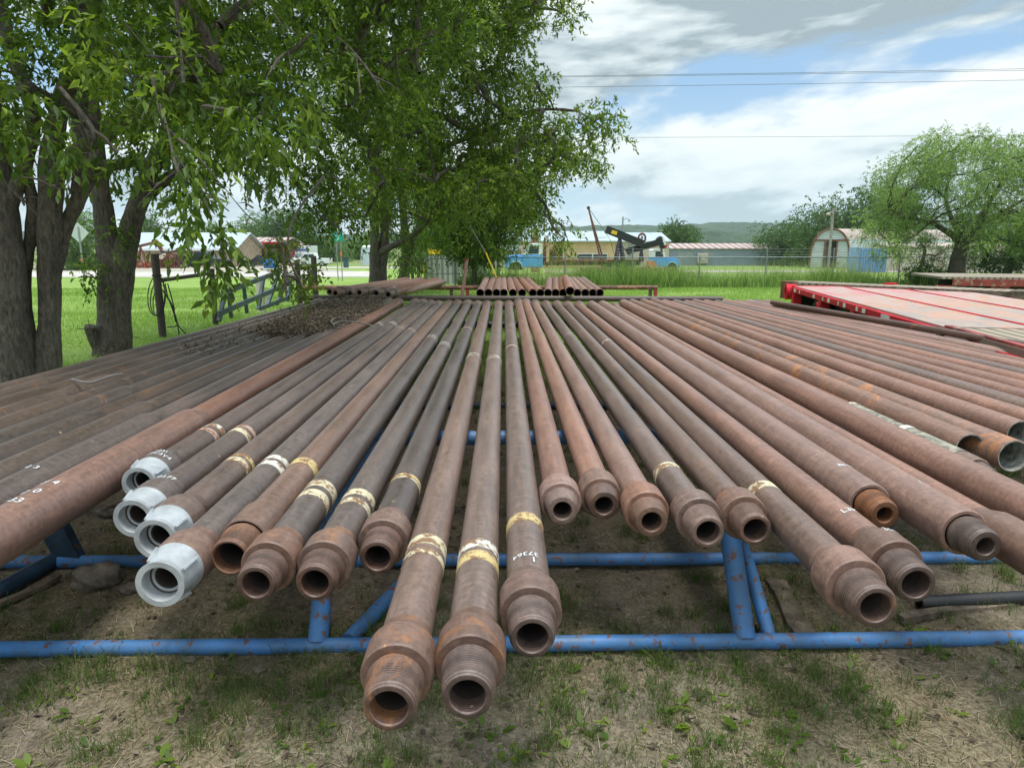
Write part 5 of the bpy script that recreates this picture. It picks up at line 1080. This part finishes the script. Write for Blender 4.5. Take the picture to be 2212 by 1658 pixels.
MB().lathe([(h, .38), (h + .08, .36), (h + .1, .05)], 12, 'Z').build('lid', M['black'], t)
t, h = pole('storage_tank', 'pale blue white tank beyond the far road beside the middle tree', 797, 118, 534, 1.6, simple('tank_white', (.50, .60, .66), .5), 'tank')
for c in t.children: pass
MB().lathe([(h, 1.4), (h + .3, .9), (h + .35, .1)], 18, 'Z').build('lid', M['white'], t)
# guy wire with a yellow guard
a, b = atY(1040, 530, 27.6), atY(1082, 602, 27.2); t = thing('guy_wire', 'slanting guy wire with a yellow plastic guard in front of the small round tree', 'guy wire', b)
MB().tube((0, 0, -.35), (a - b) * .78, .028, 8).build('guard', M['yellow'], t); MB().tube((a - b) * .75, (a - b) * 5.5, .01, 6).build('cable', M['galv'], t)
def wires():
    for i, (p, q, Yw, lab) in enumerate([((1210, 163), (2212, 150.5), 46, 'upper of the paired power wires high over the right side'), ((1210, 165), (2212, 154), 47.5, 'second of the paired power wires high over the right side'), ((1260, 186.5), (2212, 174.5), 46, 'single power wire just below the upper pair'), ((1240, 297), (2212, 293), 46, 'lowest power wire crossing behind the feathery tree top')]):
        a, b = atY(*p, Yw), atY(*q, Yw); d = b - a; a2 = a - d * 1.3; b2 = b + d * .5; n = 24; sag = [-.35, -.35, -.3, -.15][i] * .6
        pts = [a2.lerp(b2, k / n) + Vector((0, 0, sag * 4 * (k / n - .5) ** 2 * -1 + sag * .2)) for k in range(n + 1)]
        t = thing('power_wire', lab, 'wire', pts[0], 0, 'power wires'); MB().path([p_ - pts[0] for p_ in pts], .013 if i < 3 else .011, 5).build('cable', simple('wire_grey', (.10, .11, .12), .7), t, fix=False)
wires()
# ================================================================== fences
def chain_fence():
    Y = 31.8; x0, x1 = atY(1046, 560, Y).x, 34.0; gzv = gz(Y); top = atY(1600, 555.5, Y).z - gzv
    t = thing('chain_link_fence', 'grey chain link fence with barbed strands above, along the tall weeds', 'fence', (x0, Y, gzv)); L = x1 - x0
    MB().tube((0, 0, top), (L, 0, top), .024, 8).build('top_rail', M['galv'], t)
    x = atY(1221, 560, Y).x - x0 - 3.05 * int((atY(1221, 560, Y).x - x0) / 3.05)
    k = 0
    while x < L:
        MB().tube((x, 0, -.1), (x, 0, top + (.42 if k % 3 else .1)), .034, 8).build('post', M['galv'], t); x += 3.05; k += 1
    for dz in (.12, .24, .36): MB().tube((0, .05, top + dz), (L, .05, top + dz), .006, 4).build('barbed_strand', M['fencem'], t)
    mb = MB(); s = .075; n = int(L / s)
    for i in range(-16, n):
        for sg in (1, -1):
            xa = i * s; xb = xa + top
            if sg < 0: xa, xb = xb, xa
            mb.add([(xa, .03, 0), (xa + .007, .03, 0), (xb + .007, .03, top), (xb, .03, top)], [(0, 1, 2, 3)])
    mb.build('wire_mesh', M['fencem'], t, fix=False)
chain_fence()
def sheet_fence():
    a, b = gnd(918, 33), gnd(1046, 36); t = thing('sheet_fence', 'weathered corrugated sheet fence section left of the chain link fence', 'fence', a); d = b - a; L = d.length; h = atY(960, 553, 34).z - gz(34)
    o = MB().box((L / 2, 0, h / 2), (L, .05, h)).build('sheet', M['corrgrey'], t); o.rotation_euler = (0, 0, math.atan2(d.y, d.x))
    for f in (0, .5, 1): MB().tube(d * f, d * f + Vector((0, 0, h + .15)), .045, 8).build('post', M['galv'], t, loc=(0, -.06, 0))
    t2 = thing('rail_fence', 'low wire fence with a thin top rail in front of the grey sheet fence', 'fence', (atY(918, 560, 30.5).x, 30.5, gz(30.5))); L2 = atY(1046, 560, 30.5).x - atY(918, 560, 30.5).x
    MB().tube((0, 0, .62), (L2, 0, .60), .02, 6).build('rail', M['galv'], t2); MB().tube((0, 0, 1.25), (L2, 0, 1.25), .02, 6).build('rail', M['galv'], t2)
    for f in (0, .5, 1): MB().tube((L2 * f, 0, -.1), (L2 * f, 0, 1.4), .035, 8).build('post', M['galv'], t2)
sheet_fence()
for px, lab in ((889, 'left dark wooden post beside the slim tree'), (902, 'right dark wooden post beside the slim tree')):
    t, h = pole('fence_post', lab, px, 29, 561, .07, M['postbr'], 'post')

# ================================================================== left posts, frame, cable
def left_posts():
    p1, p2 = atz(352, 728, 0), atz(466, 700, 0)
    top1 = atY(334, 548, p1.y); top2 = atY(457, 580, p2.y)
    t = thing('post_frame', 'two dark brown steel posts joined by a thin cross bar at the left lawn', 'post frame', p1)
    MB().path([Vector((0, 0, 0)), (top1 - p1) * .55, top1 - p1], [.062, .062, .064], 14).build('post', M['postbr'], t, smooth=True); MB().tube(p2 - p1, top2 - p1, .052, 14).build('post', M['postbr'], t, smooth=True)
    MB().lathe([(-.012, .07), (0, .078), (.02, .07)], 14, 'Z', tuple((top1 - p1) * .74)).build('collar', M['black'], t)
    MB().tube(atY(349, 605, p1.y) - p1, atY(459, 590, p2.y) - p1, .034, 12).build('cross_bar', M['postbr'], t, smooth=True)
    c = thing('cable_coil', 'black cable looped round the near brown post and hanging to the ground', 'cable', p1 + (top1 - p1) * .45)
    cc = p1 + (top1 - p1) * .45
    for k in range(3):
        r1, r2 = .10 + .02 * k, .28 + .04 * k; MB().path([Vector((math.cos(a) * r1 - .02 * k, math.sin(a) * .11, math.sin(a) * r2 * .9 + .04 * k)) for a in [2 * math.pi * i / 20 for i in range(21)]], .008, 6).build('loop', M['black'], c, smooth=True)
    Yc = p1.y + .1
    for pts in ([(357, 612), (362, 640), (372, 660), (384, 702), (388, 740)], [(362, 612), (370, 640), (376, 665), (383, 700), (430, 748)], [(350, 625), (366, 650), (380, 690), (383, 703), (362, 706)]):
        w = [atY(x, y, Yc) - cc for x, y in pts]; MB().path(smooth_path(w, 4), .010, 6).build('strand', M['black'], c, smooth=True)
    # far pair
    q1, q2 = atY(683, 642, 17.5), atY(648, 645, 17.5); q1.z = gz(17.5); q2.z = gz(17.5)
    t = thing('post_frame', 'pair of brown posts with a short bar behind the leafy sprig', 'post frame', q1); tp1, tp2 = atY(677, 553, 17.5), atY(641, 562, 17.5)
    MB().tube((0, 0, 0), tp1 - q1, .07, 12).build('post', M['postbr'], t, smooth=True); MB().tube(q2 - q1, tp2 - q1, .07, 12).build('post', M['postbr'], t, smooth=True); MB().tube(atY(642, 579, 17.5) - q1, atY(680, 576, 17.5) - q1, .04, 10).build('cross_bar', M['postbr'], t)
    MB().tube(atY(658, 640, 17.4) - q1, atY(655, 600, 17.4) - q1, .03, 8).build('stub', M['rustm'], t)
left_posts()
def grey_frame():
    def P(x, y, Y): return atY(380 + x / 4.608 if False else (380 + x / 4.608) * .822, (620 + y / 4.608) * .822, Y)
    Ya, Yb = 13.2, 17.0; f = lambda x: Ya + (Yb - Ya) * (x - 940) / 800
    o = Vector((P(940, 900, Ya).x, Ya, 0)); t = thing('steel_frame', 'grey blue tubular steel frame of crossing bars leaning on the lawn', 'steel frame', o)
    q = lambda x, y: P(x, y, f(x)) - o
    for n_, a, b, w in (('upper_rail', (940, 690), (1640, 430), .10), ('middle_rail', (890, 945), (1780, 560), .10), ('lower_rail', (1400, 880), (1780, 730), .09)): MB().bar(q(*a), q(*b), w * .5, w).build(n_, M['gategrey'], t, bevel=.006)
    for a, b in (((975, 660), (900, 1030)), ((1015, 660), (1050, 985)), ((1200, 600), (1240, 930)), ((1440, 500), (1375, 890)), ((1620, 450), (1480, 860)), ((1690, 600), (1600, 830)), ((1770, 560), (1730, 790))): MB().bar(q(*a), q(*b), .07, .07).build('upright', M['gategrey'], t, bevel=.005)
grey_frame()
t = thing('pipe_stub', 'short pale plastic pipe standing in the lawn behind the grey frame', 'pipe', (atY(563, 640, 17).x, 17, gz(17))); MB().lathe([(0, .10), (.75, .10), (.75, .085), (.3, .085)], 16, 'Z').build('pipe', M['cream'], t, smooth=True)

# ================================================================== trailers
def red_trailer():
    z = .70; A = atz(1714, 617, z); B = atz(2028, 702, z); d = (B - A); Ld = d.length; d.normalize()
    rz = math.atan2(d.y, d.x) + math.pi / 2      # local -y runs along d (towards the viewer)
    t = thing('lowboy_trailer', 'bright red low trailer with a worn paint deck and dark wheel bays', 'trailer', (A.x, A.y, gz(A.y)), rz); zt = z - gz(A.y)
    Wd = 2.75; LL = Ld + .1
    MB().box((Wd / 2, -LL / 2, zt - .03), (Wd - .04, LL, .05)).build('deck', M['deck'], t)
    for x in (.93, 1.85): MB().box((x, -LL / 2, zt - .0), (.035, LL, .014)).build('deck_seam', M['redt'], t)
    fa = MB().box((0.0, -LL / 2, zt - .075), (.07, LL, .09)).build('side_beam', M['redt'], t, bevel=.006)
    MB().box((Wd, -LL / 2, zt - .115), (.07, LL, .17)).build('side_beam', M['redt'], t)
    MB().box((Wd / 2, .02, zt - .1), (Wd + .05, .07, .2)).build('rear_beam', M['redt'], t)
    MB().lathe([(-.10, .10), (-.10, .155), (.10, .155), (.10, .10), (.08, .095), (-.06, .095), (-.10, .10)], 22, 'X', (-.02, .12, zt - .13)).build('round_bracket', M['redt'], t, smooth=True)
    for f in (.01, .30, .56, .83):
        y = -LL * f
        MB().prism([(-.03, zt - .10), (.12, zt - .10), (.12, .10), (-.03, .26)], y - .16, y + .02).build('side_bracket', M['redt'], t, bevel=.004)
        if f > .05: MB().path([Vector((-.07, y - .10 + math.sin(a) * .055, zt - .28 + math.cos(a) * .12)) for a in [2 * math.pi * i / 16 for i in range(17)]], .014, 8).build('tie_ring', M['redt'], t, smooth=True)
    MB().box((.45, -LL / 2, .38), (.04, LL - .05, .62)).build('wheel_bay_shade', M['black'], t)  # black sheet put in for the shade of the wheel bays
    for f in (.17, .44, .70):
        for x in (.28, Wd - .28): MB().lathe([(-.12, .002), (-.12, .27), (-.09, .30), (.09, .30), (.12, .27), (.12, .002)], 26, 'X', (x, -LL * f, .28)).build('wheel', M['tyre'], t, smooth=True)
    rg = random.Random(4)
    for f, w in ((.035, .16), (.10, .04), (.25, .10), (.34, .04), (.385, .12), (.47, .04), (.51, .12), (.60, .08), (.64, .13), (.75, .30), (.91, .10), (.945, .15)):
        o_ = MB().box((-.039, -LL * f - w / 2, zt - .075), (.006, w, .06)).build('decal', M['white'], t)
    MB().box((Wd / 2 + .1, -.06, .36), (Wd - .1, .03, .56)).build('bay_shade_end', M['black'], t)  # added black sheet closing the bay end, stands in for its shade
    MB().box((Wd / 2, -LL - 1.6, zt - .05), (Wd, 3.2, .07)).build('plank_deck', M['plank'], t)
    for x in (.05, .93, 1.85, Wd - .05): MB().box((x, -LL - 1.6, zt - .012), (.07, 3.2, .05)).build('edge_strip', M['redold'], t)
    MB().box((0, -LL - 1.6, zt - .15), (.08, 3.2, .14)).build('front_beam', M['redt'], t); MB().box((Wd / 2, -LL - 3.3, .35), (Wd, .3, .7)).build('front_crossmember', M['redt'], t)
    MB().box((1.85, .10, zt + .03), (.22, .1, .08)).build('latch', M['redt'], t)
red_trailer()
def brown_trailer():
    z = .74; A = atz(1690, 608, z); B = atz(2216, 630, z); d = B - A; L = d.length; rz = math.atan2(d.y, d.x)
    t = thing('flat_trailer', 'brown flat trailer with weathered grey planks and dark red sides behind the bright red one', 'trailer', (A.x, A.y, gz(A.y)), rz); zt = z - gz(A.y)
    MB().box((L / 2, .32, zt - .03), (L, .64, .05)).build('plank_deck', M['plank'], t)
    MB().box((L * .62, -.03, zt - .05), (L * .76, .10, .09)).build('side_plank', M['wood'], t, bevel=.01)
    MB().box((L * .8, .08, zt - .26), (L * .40, .08, .34)).build('side_panel', M['corrred'], t); MB().box((.12, .1, zt - .17), (.25, .3, .36)).build('end_bracket', M['rustm'], t)
    MB().box((L - .05, .2, zt - .22), (.3, .6, .46)).build('end_block', M['wood'], t); MB().box((L * .3, .1, zt - .12), (L * .55, .08, .1)).build('side_beam', M['redold'], t)
    for x in (.35,): MB().box((x + .05, .3, .25), (.12, .12, .5)).build('stand_leg', M['galv'], t)
brown_trailer()
def back_trailer():
    z = .62; A = atz(2032, 600, z); B = atz(2330, 603, z); d = B - A; L = d.length
    t = thing('lowboy_trailer', 'old faded red trailer with tyres showing under its deck at the right edge', 'trailer', (A.x, A.y, gz(A.y)), math.atan2(d.y, d.x)); zt = z - gz(A.y)
    MB().box((L / 2, 1.2, zt), (L, 2.4, .06)).build('deck', M['plank'], t); MB().box((L / 2 + .15, -.02, zt - .12), (L - .3, .08, .17)).build('side_beam', M['redold'], t, bevel=.005)
    for x in (.12, 1.45, 2.7, 4.1, 5.2): MB().prism([(x - .22, zt - .2), (x + .22, zt - .2), (x + .1, .1), (x - .1, .1)], -.02, .08).build('side_bracket', M['redold'], t)
    MB().box((2.15, -.07, zt - .12), (.1, .06, .24)).build('tie_strap', M['tan'], t)
    for x in (.78, 2.07, 3.4, 4.6): MB().lathe([(-.12, .002), (-.12, .36), (.12, .36), (.12, .002)], 24, 'Y', (x, .3, .36)).build('wheel', M['tyre'], t, smooth=True)
    MB().box((L / 2, .6, .5), (L - .3, .04, .5)).build('wheel_bay_shade', M['black'], t)  # black sheet put in for the shade under the deck
back_trailer()
# ================================================================== ground cover
def blades(P, H_, Wd, lean, seed, curve=.5, tint_mu=.5, tint_sd=.2, seg2=True):
    rg = np.random.default_rng(seed); n = len(P); a = rg.uniform(0, 2 * math.pi, n); fa = rg.uniform(0, 2 * math.pi, n)
    d = np.stack([np.cos(a), np.sin(a), np.zeros(n)], 1); s = np.stack([np.cos(fa), np.sin(fa), np.zeros(n)], 1) * (Wd / 2)[:, None]
    up = np.array([0, 0, 1.0]); L = (lean * rg.uniform(.2, 1.3, n))[:, None]; h = H_[:, None]
    mid = P + up * h * .55 + d * h * L * .30; tip = P + up * h * (1 - .35 * L * curve) + d * h * L * (.75 + curve * .5)
    if seg2:
        V = np.stack([P - s, P + s, mid + s * .8, mid - s * .8, tip], 1).reshape(-1, 3); i = np.arange(n) * 5
        F = [np.stack([i, i + 1, i + 2, i + 3], 1), np.stack([i + 3, i + 2, i + 4], 1)]; t = np.clip(rg.normal(tint_mu, tint_sd, n), 0, 1); return V, F, np.concatenate([t, t])
    V = np.stack([P - s, P + s, tip], 1).reshape(-1, 3); i = np.arange(n) * 3
    return V, [np.stack([i, i + 1, i + 2], 1)], np.clip(rg.normal(tint_mu, tint_sd, n), 0, 1)
def vnoise(x, y, sc, seed):
    rg = np.random.default_rng(seed); G_ = rg.random((64, 64)); u = x * sc + 1000; v = y * sc + 1000
    i, j = np.floor(u).astype(int), np.floor(v).astype(int); fu, fv = u - i, v - j; fu = fu * fu * (3 - 2 * fu); fv = fv * fv * (3 - 2 * fv); g = lambda a, b: G_[a % 64, b % 64]
    return (g(i, j) * (1 - fu) + g(i + 1, j) * fu) * (1 - fv) + (g(i, j + 1) * (1 - fu) + g(i + 1, j + 1) * fu) * fv
def ground_pts(n, y0, y1, seed, keep, xm=.78, pw=1.0, x0=.6):
    rg = np.random.default_rng(seed); y = y0 + (y1 - y0) * rg.random(n) ** pw; x = (rg.random(n) * 2 - 1) * (x0 + y * xm); k = rg.random(n) < keep(x, y); x, y = x[k], y[k]
    return np.stack([x, y, gh(x, y)], 1)
# yard grass, patchy and clumped round the skid frame
def dens_near(x, y):
    n = vnoise(x, y, 1.6, 1) * .55 + vnoise(x, y, 5.5, 2) * .45; d = np.clip((n - .36) * 3.6, .10, 1)
    front = np.exp(-((y - 2.38) / .20) ** 2) * .6 + np.exp(-((y - 2.9) / .28) ** 2) * .35 * (x < .95) * (x > -.4)
    dark = 1 - .30 * ((y > 2.7) & (y < 7) & (x < -.4)); return np.clip(d * (.55 + front * 1.4) * dark, 0, 1)
P = ground_pts(230000, 1.0, 8.0, 101, dens_near, pw=1.35); rg = np.random.default_rng(5); n = len(P)
# pull blades towards tuft centres
tc = ground_pts(2600, 1.0, 8.0, 102, lambda x, y: np.clip(dens_near(x, y) * 1.4, 0, 1), pw=1.35)
P2 = tc[rg.integers(0, len(tc), 42000)] + np.concatenate([rg.normal(0, .022, (42000, 2)), np.zeros((42000, 1))], 1); P = np.concatenate([P, P2]); P[:, 2] = gh(P[:, 0], P[:, 1]); n = len(P)
hh_ = rg.uniform(.010, .045, n); hh_[-42000:] = rg.uniform(.022, .095, 42000)
V, F, T = blades(P, hh_, rg.uniform(.0016, .0036, n), np.full(n, .9), 6, .8, .52, .28); tag(raw_mesh('yard_grass', V, F, M['grassd'], None, T), kind='stuff')
P = ground_pts(60000, 1.0, 7.5, 103, lambda x, y: np.clip(.25 + (vnoise(x, y, 1.3, 9) - .35) * 1.6 + (np.abs(x) > .5 + y * .35) * .3, .1, 1), pw=1.4); n = len(P)
a = rg.uniform(0, 2 * math.pi, n); l = rg.uniform(.012, .055, n); d = np.stack([np.cos(a) * l, np.sin(a) * l, rg.uniform(-.002, .012, n)], 1); s = np.stack([-np.sin(a), np.cos(a), np.zeros(n)], 1) * .0013; b = P + np.array([0, 0, .005])
V = np.stack([b - s, b + s, b + d + s * .5, b + d - s * .5], 1).reshape(-1, 3); i = np.arange(n) * 4
tag(raw_mesh('dry_straw', V, [np.stack([i, i + 1, i + 2, i + 3], 1)], M['straw'], None, rg.random(n)), kind='stuff')
def chips(P, size, seed, flat=.4):
    """irregular eight cornered stones"""
    rg = np.random.default_rng(seed); n = len(P); c = np.array([(-1,-1,-1),(1,-1,-1),(1,1,-1),(-1,1,-1),(-1,-1,1),(1,-1,1),(1,1,1),(-1,1,1)]) * np.array([1, 1, flat]); c = c * np.array([1, 1, 1]) * np.where(np.arange(8)[:, None] > 3, .68, 1)
    V = c[None] * rg.uniform(.6, 1.2, (n, 8, 3)) * size[:, None, None]; a = rg.uniform(0, 6.28, n); ca, sa = np.cos(a)[:, None], np.sin(a)[:, None]
    V = np.stack([V[..., 0] * ca - V[..., 1] * sa, V[..., 0] * sa + V[..., 1] * ca, V[..., 2]], -1) + P[:, None]; i = np.arange(n)[:, None] * 8
    return V.reshape(-1, 3), np.concatenate([i + np.array(q) for q in ((3,2,1,0),(4,5,6,7),(0,1,5,4),(1,2,6,5),(2,3,7,6),(3,0,4,7))])
P = ground_pts(9000, 1.0, 7.5, 104, lambda x, y: np.clip((vnoise(x, y, 1.1, 14) - .30) * 1.8 + ((x < -.8) & (y > 2.6)) * .6, .08, 1), pw=1.3); V, F = chips(P, rg.uniform(.002, .011, len(P)) * np.where(rg.random(len(P)) > .96, 2.0, 1), 15)
tag(raw_mesh('gravel', V, [F], simple('soil_pebbles', (.27, .225, .175), .95, var=.45, scale=22), None), kind='stuff')
# dead leaves strewn on the soil
def dead(P, L, seed, mat, name, tilt=.5):
    rg = np.random.default_rng(seed); n = len(P); D = unit(rg.normal(size=(n, 3)) * np.array([1, 1, tilt * .5])); Nn = unit(np.array([0, 0, 1.]) + rg.normal(size=(n, 3)) * tilt); S = unit(np.cross(D, Nn)); Nn = np.cross(S, D); l = (L * rg.uniform(.5, 1.3, n))[:, None]; w = l * .5
    V = np.stack([P, P + D * l * .45 + S * w * .5 + Nn * w * .3, P + D * l, P + D * l * .45 - S * w * .5 + Nn * w * .3], 1).reshape(-1, 3); i = np.arange(n) * 4
    tag(raw_mesh(name, V, [np.stack([i, i + 1, i + 2], 1), np.stack([i, i + 2, i + 3], 1)], M[mat], None, np.tile(rg.random(n), 2)), kind='stuff')
P = ground_pts(6500, 1.0, 7.5, 105, lambda x, y: .5 + 0 * x, pw=1.2); P[:, 2] += .008; dead(P, .035, 16, 'litter', 'fallen_leaves', .35)
# leaf litter heaped on the far left pipes
rg = np.random.default_rng(17); n = 80000; px = rg.uniform(380, 860, n); py = rg.uniform(640, 770, n)
k = in_poly(px, py, [(540,716),(600,690),(700,650),(760,643),(835,644),(822,668),(760,690),(690,718),(600,725)]) | (in_poly(px, py, [(380,745),(560,690),(720,650),(840,650),(740,715),(560,735),(400,770)]) & (rg.random(n) < .05))
P = np.array([np.array(atz(a_, b_, .665)) for a_, b_ in zip(px[k], py[k])]); P[:, 2] += rg.uniform(-.045, .035, len(P)) * (1 + 0 * P[:, 0]); dead(P, .032, 18, 'litter', 'leaf_litter', .8)
for pts, nm, lb in (([(720,700),(735,694),(770,696),(800,702),(812,709)], 'twig', 'thin dark twig lying across the dark pipes near their far ends'), ([(155,819),(190,826),(215,820),(240,812),(265,808)], 'twig', 'pale grey twig lying on the left pipes'), ([(722,703),(716,692),(728,686),(748,688)], 'twig', 'curled pale twig in the leaf litter')):
    w = [atz(x, y, .70) for x, y in pts]; t = thing(nm, lb, 'twig', w[0]); MB().path(smooth_path([p - w[0] for p in w], 4), .008, 6).build('stem', M['twig'], t, fix=False)
# lawn beyond the rack
P = ground_pts(330000, 7.6, 30, 106, lambda x, y: np.clip(.55 + (vnoise(x, y, .8, 21) - .5), .1, 1) * np.clip((y - 7.2 + (np.abs(x) > 4.2) * 2) / 1.6, 0, 1), pw=1.1, xm=.80); n = len(P); rg = np.random.default_rng(19)
V, F, T = blades(P, rg.uniform(.025, .075, n) * (1 + .012 * P[:, 1]), .006 + P[:, 1] * .0007, np.full(n, .6), 20, .5, .28 + .5 * vnoise(P[:, 0], P[:, 1], .45, 33), .2, False); tag(raw_mesh('lawn_grass', V, F, M['lawnb'], None, T), kind='stuff')
# tall weeds along the fence
rg = np.random.default_rng(23); n = 30000; y = rg.choice([30.6, 31.3, 32.4, 33.2], n) + rg.normal(0, .35, n); x = rg.uniform(-1.9, 21, n)
hmod = .46 + .5 * vnoise(x, y, .35, 24) - .10 * (x > 8.5) - .26 * np.exp(-((x - 2.9) / 1.5) ** 2) + .45 * np.exp(-((x - 5.6) / 2.2) ** 2) - .28 * np.exp(-((x - 1.5) / 1.6) ** 2); P = np.stack([x, y, gh(x, y)], 1); keep = rg.random(n) < np.clip(vnoise(x, y, .8, 25) * 1.6, .25, 1) * np.where(x > 17.5, .45, 1); P, hmod = P[keep], hmod[keep]; n = len(P)
cl = vnoise(P[:, 0], P[:, 1], 1.7, 27); sets = [blades(P, rg.uniform(.35, 1.25, n) * hmod * (.55 + .9 * cl), rg.uniform(.012, .034, n), rg.uniform(.3, 1.1, n), 26, .9, .42, .28)]
m = 2600; q = P[rg.integers(0, n, m)] + rg.normal(0, .1, (m, 3)) * np.array([1, 1, 0]); sets.append(blades(q, rg.uniform(.9, 1.5, m), np.full(m, .012), np.full(m, .25), 28, .4, .95, .06))
V0, F0, T0 = sets[0]; V1, F1, T1 = sets[1]; k0, k1 = len(T0) // 2, len(T1) // 2
V = np.concatenate([V0, V1]); F = [np.concatenate([F0[0], F1[0] + len(V0)]), np.concatenate([F0[1], F1[1] + len(V0)])]; T = np.concatenate([T0[:k0], T1[:k1], T0[k0:], T1[k1:]])
tag(raw_mesh('tall_weeds', V, F, M['weed'], None, T), kind='stuff')
# broad leaved weeds in the yard
wp = ground_pts(430, 1.15, 2.6, 107, lambda x, y: .8 + 0 * x, pw=.8); sets = []
for q in wp:
    m = rg.integers(3, 7); a = rg.uniform(0, 6.28, m); e = rg.uniform(.25, 1.0, m); D = unit(np.stack([np.cos(a), np.sin(a), e], 1)); l = rg.uniform(.020, .062, (m, 1)) * rg.uniform(.6, 1.2); S = np.stack([-np.sin(a), np.cos(a), 0 * a], 1); b = np.repeat(q[None], m, 0) + D * .01
    w = l * rg.uniform(.25, .42); dn = np.array([0, 0, -1.0]) * l * .22
    V = np.stack([b, b + D * l * .35 + S * w * .45, b + D * l * .7 + S * w * .42 + dn * .5, b + D * l + dn, b + D * l * .7 - S * w * .42 + dn * .5, b + D * l * .35 - S * w * .45], 1).reshape(-1, 3); i = np.arange(m) * 6; sets.append((V, np.stack([i, i + 1, i + 2, i + 3, i + 4, i + 5], 1), np.full(m, rg.uniform(.3, .9))))
V, F, T = merge(sets); tag(raw_mesh('broadleaf_weeds', V, [F], M['leaf'], None, T), kind='stuff')
# ------------------------------------------------------------------ loose things on the ground
def rock(name, label, p, size, seed, mat='rock'):
    bm = bmesh.new(); bmesh.ops.create_icosphere(bm, subdivisions=4, radius=1); rr = random.Random(seed); ph = [rr.uniform(0, 6) for _ in range(9)]
    for v in bm.verts:
        c = v.co; k = 1 + .16 * math.sin(c.x * 3 + ph[0]) * math.sin(c.y * 2.6 + ph[1]) + .10 * math.sin(c.z * 6 + ph[2] + c.x * 4) + .06 * math.sin(c.x * 9 + ph[3]) * math.sin(c.y * 10 + ph[4]) + .03 * math.sin(c.z * 19 + c.y * 17 + ph[5])
        v.co = Vector((c.x * size[0], c.y * size[1], c.z * size[2])) * k
    me = bpy.data.meshes.new(name); bm.to_mesh(me); bm.free(); me.materials.append(M[mat]); me.polygons.foreach_set('use_smooth', [True] * len(me.polygons)); o = bpy.data.objects.new(name, me); COL.objects.link(o); o.location = p; tag(o, label, 'rock', 'loose stones under the rack')
for lab, px, py, s in (('largest limestone rock under the capped pipes, by the left ground runner', 215, 1255, (.105, .08, .065)), ('small pale stone just right of the largest rock under the capped pipes', 285, 1275, (.045, .035, .026)), ('flat tan stone in front of the left ground runner', 405, 1428, (.030, .02, .012)), ('flat pale stone in the bare soil left of the nearest pipes', 560, 1448, (.02, .016, .008)), ('white stone in the dark soil left of the right blue post', 1338, 1305, (.016, .014, .010)), ('pale stone by the cracked board at the right', 2110, 1350, (.026, .018, .010)), ('brownish stone behind the capped pipes', 250, 1110, (.10, .05, .035)), ('round stone between the capped pipes and the left ground runner', 325, 1215, (.04, .04, .035))):
    p = atz(px, py, 0); rock('rock', lab, p + Vector((0, 0, s[2] * .35)), s, px)
def board(name, label, a, b, w, h, zc, mat='wood'):
    a, b = atz(*a, 0), atz(*b, 0); a.z = b.z = zc; d = b - a; n = 14; rr = random.Random(w * 1000); mb = MB(); L = d.length
    for i in range(n + 1):
        f = i / n; ww = w * (1 + .12 * math.sin(f * 9 + 1) + rr.uniform(-.06, .06)) * (1 if 0 < i < n else .8); zz = .006 * math.sin(f * 7)
        for x, z in ((-ww / 2, -h / 2), (ww / 2, -h / 2), (ww / 2 * .97, h / 2), (-ww / 2 * .97, h / 2)): mb.v.append((f * L, x, z + zz))
    for i in range(n):
        for k in range(4): A = i * 4; mb.f.append((A + k, A + (k + 1) % 4, A + 4 + (k + 1) % 4, A + 4 + k))
    mb.f += [(0, 1, 2, 3), (n * 4 + 3, n * 4 + 2, n * 4 + 1, n * 4)]
    t = mb.build(name, M[mat], None); t.location = a; t.rotation_euler = (0, 0, math.atan2(d.y, d.x)); tag(t, label, 'board')
board('board', 'dark old plank lying lengthwise behind the right blue post', (1672, 1258), (1745, 1392), .085, .02, .018)
board('board', 'cracked pale board lying on the soil at the right edge', (1945, 1345), (2230, 1303), .042, .03, .018)
board('board', 'narrow grey board lying beside the dark runner at the left edge', (-60, 1340), (130, 1250), .04, .02, .015)
a, b = atz(1985, 1302, .035), atz(2330, 1285, .035); t = thing('ground_pipe', 'short black pipe lying on the soil at the right under the reddish pipes', 'pipe', a); MB().lathe([(0, .02), (0, .032), ((b - a).length, .032), ((b - a).length, .002)], 16, 'X').build('tube', M['black'], t, smooth=True); t.rotation_euler = (0, 0, math.atan2(b.y - a.y, b.x - a.x))

# ================================================================== hazy summer air
hz = bpy.data.materials.new('air'); hz.use_nodes = True; nt = hz.node_tree; nt.nodes.remove(nt.nodes['Principled BSDF'])
pv = N(nt, 'ShaderNodeVolumePrincipled'); pv.inputs['Color'].default_value = (.78, .90, 1, 1); pv.inputs['Density'].default_value = .00018; pv.inputs['Anisotropy'].default_value = .2
nt.links.new(pv.outputs[0], nt.nodes['Material Output'].inputs['Volume'])
tag(MB().box((0, 920, 66), (3700, 2300, 140)).build('haze', hz), kind='stuff')
